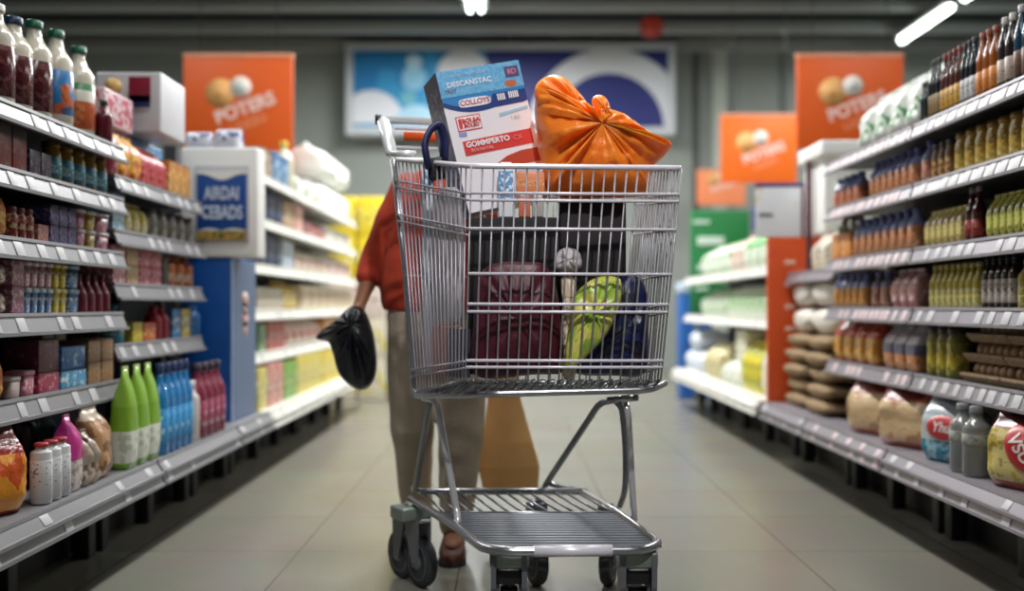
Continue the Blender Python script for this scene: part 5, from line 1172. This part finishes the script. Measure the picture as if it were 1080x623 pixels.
# sweater with three quarter sleeves
sw_ = MB()
tor(sw_, [(Q(459, 327), .190, .135), (Q(458, 318), .198, .142), (Q(456, 300), .196, .142), (Q(457, 270), .186, .132), (Q(461, 235), .184, .128), (Q(466, 208), .196, .122), (Q(470, 194, .01), .185, .105), (Q(474, 183, .02), .13, .088), (Q(477, 174, .03), .082, .074)])
limb(sw_, [(Q(432, 200), .074), (lerp(sh1, el1, .45), .066), (el1, .060), (Q(391, 286, .01), .054), (Q(389, 291, .0), .051)])
limb(sw_, [(Q(511, 200), .074), (lerp(sh2, el2, .45), .066), (el2, .060), (Q(535, 290, .04), .052)])
sw_ = remesh(sw_, .0085, 8, .5)
sw_.v = [(x + .005 * mnoise.noise(Vector((x * 9, y * 9, z * 16))), y + .007 * mnoise.noise(Vector((x * 11 + 5, y * 9, z * 20))), z) for x, y, z in sw_.v]
sw_.build('sweater', SWEAT, per)['label'] = 'rust red sweater with three quarter sleeves'
tr = MB()
tor(tr, [(Q(459, 321), .170, .118), (Q(459, 335), .180, .125), (Q(460, 360), .182, .125), (Q(460, 378), .17, .115)])
limb(tr, [(Q(436, 362), .096), (Q(435, 400, -.01), .094), (Q(435, 450, -.01), .082), (Q(437, 500, .06), .068), (Q(440, 538, .11), .062)])
limb(tr, [(Q(485, 362), .096), (Q(486, 405, -.03), .094), (Q(486, 455, -.05), .086), (Q(483, 510, -.09), .070), (Q(480, 553, -.12), .060)])
tr = remesh(tr, .0085, 6, .5)
tr.v = [(x + .005 * mnoise.noise(Vector((x * 8, y * 8, z * 13))), y + .008 * mnoise.noise(Vector((x * 9 + 5, y * 9, z * 15))), z) for x, y, z in tr.v]
tr.build('trousers', TROU, per)['label'] = 'loose taupe trousers'
for a_, nm in ((ankL, 'L'), (ankR, 'R')):
    s_ = MB(); z0 = .012
    rings = []
    for yy, w_, h_ in ((.062, .020, .06), (.052, .034, .082), (.02, .040, .098), (-.03, .040, .085), (-.08, .044, .066), (-.13, .046, .052), (-.165, .036, .040), (-.185, .018, .026)):
        rings.append([Vector((a_.x + w_ * math.copysign(abs(math.cos(t)) ** .8, math.cos(t)), a_.y + yy, z0 + h_ / 2 + h_ / 2 * math.copysign(abs(math.sin(t)) ** .7, math.sin(t)))) for t in [2 * PI * i / 20 for i in range(20)]])
    s_.loft(rings); so_ = s_.build('shoe', SHOE, per); so_['label'] = 'reddish brown shoe'
    s2 = MB(); out = [(a_.x + w_ * 1.04 * sg, a_.y + yy) for sg, seq in ((1, ((.064, .02), (.03, .042), (-.05, .043), (-.13, .048), (-.17, .038), (-.19, .016))), (-1, ((-.19, .016), (-.17, .038), (-.13, .048), (-.05, .043), (.03, .042), (.064, .02)))) for yy, w_ in seq]
    s2.prism(out, 'z', 0.0005, .017); s2.build('sole', SOLE, so_)
# black plastic bag in one hand
d = PD - .05
kb = outl([(365, 327), (374, 322), (384, 326), (391, 340), (396, 360), (398, 385), (394, 402), (384, 411), (371, 407), (358, 394), (352, 374), (347, 361), (334, 357), (340, 348), (354, 338)], d)
bb = MB().inflate(kb, outl([(375, 340)], d)[0], .078, 20, fold=.022, nf=13, d0=d - .012, seed=13, pw=2.6).build('plastic_bag', mat('0f1118', .32, 0, .1, bump=.5, bscale=35))
tag(bb, 'black plastic bag hanging from the hand beside the cart', 'bag')
# paper bag in the other hand
b0 = Q(538.5, 514, .09); tz = Q(0, 392, .09).z; bw, bd = .115, .062; n = 4
KR = mat('e6b473', .75, 0, .08, 12, bump=.25, bscale=18)
pbm = MB(); rows = []
for t, kx, kd in ((0, .90, 1), (.20, 1.0, 1.05), (.40, .83, .90), (.58, .68, .66), (.76, .55, .40), (1, .48, .28)):
    zz = b0.z + (tz - b0.z) * t; cx = b0.x - .032 * t
    w2, d2 = bw * kx, bd * kd
    rows.append([(cx - w2, b0.y - d2, zz), (cx - w2 * .3, b0.y - d2 * 1.08, zz), (cx + w2 * .35, b0.y - d2 * 1.05, zz), (cx + w2, b0.y - d2, zz + .004), (cx + w2 * (1 - .25 * t), b0.y, zz), (cx + w2, b0.y + d2, zz + .002), (cx, b0.y + d2 * 1.04, zz), (cx - w2, b0.y + d2, zz), (cx - w2 * (1 - .25 * t), b0.y, zz)])
pbm.loft(rows, True, False)
kp = pbm.build('paper_bag', KR); tag(kp, 'brown paper bag hanging behind the cart below the basket', 'bag')
hz = wr2 + (ha2 - wr2).normalized() * .097 + Vector((-.016, 0, 0))
for s in (-1, 1):
    MB().tube([(b0.x - .05, b0.y + s * .018, tz - .03), (b0.x - .045, b0.y + s * .017, tz + .03), (hz.x - .004, hz.y + s * .012, hz.z + .004), (b0.x + .025, b0.y + s * .017, tz + .03), (b0.x + .03, b0.y + s * .018, tz - .03)], .004, 8, bend=.03).build('handle', KR, kp)
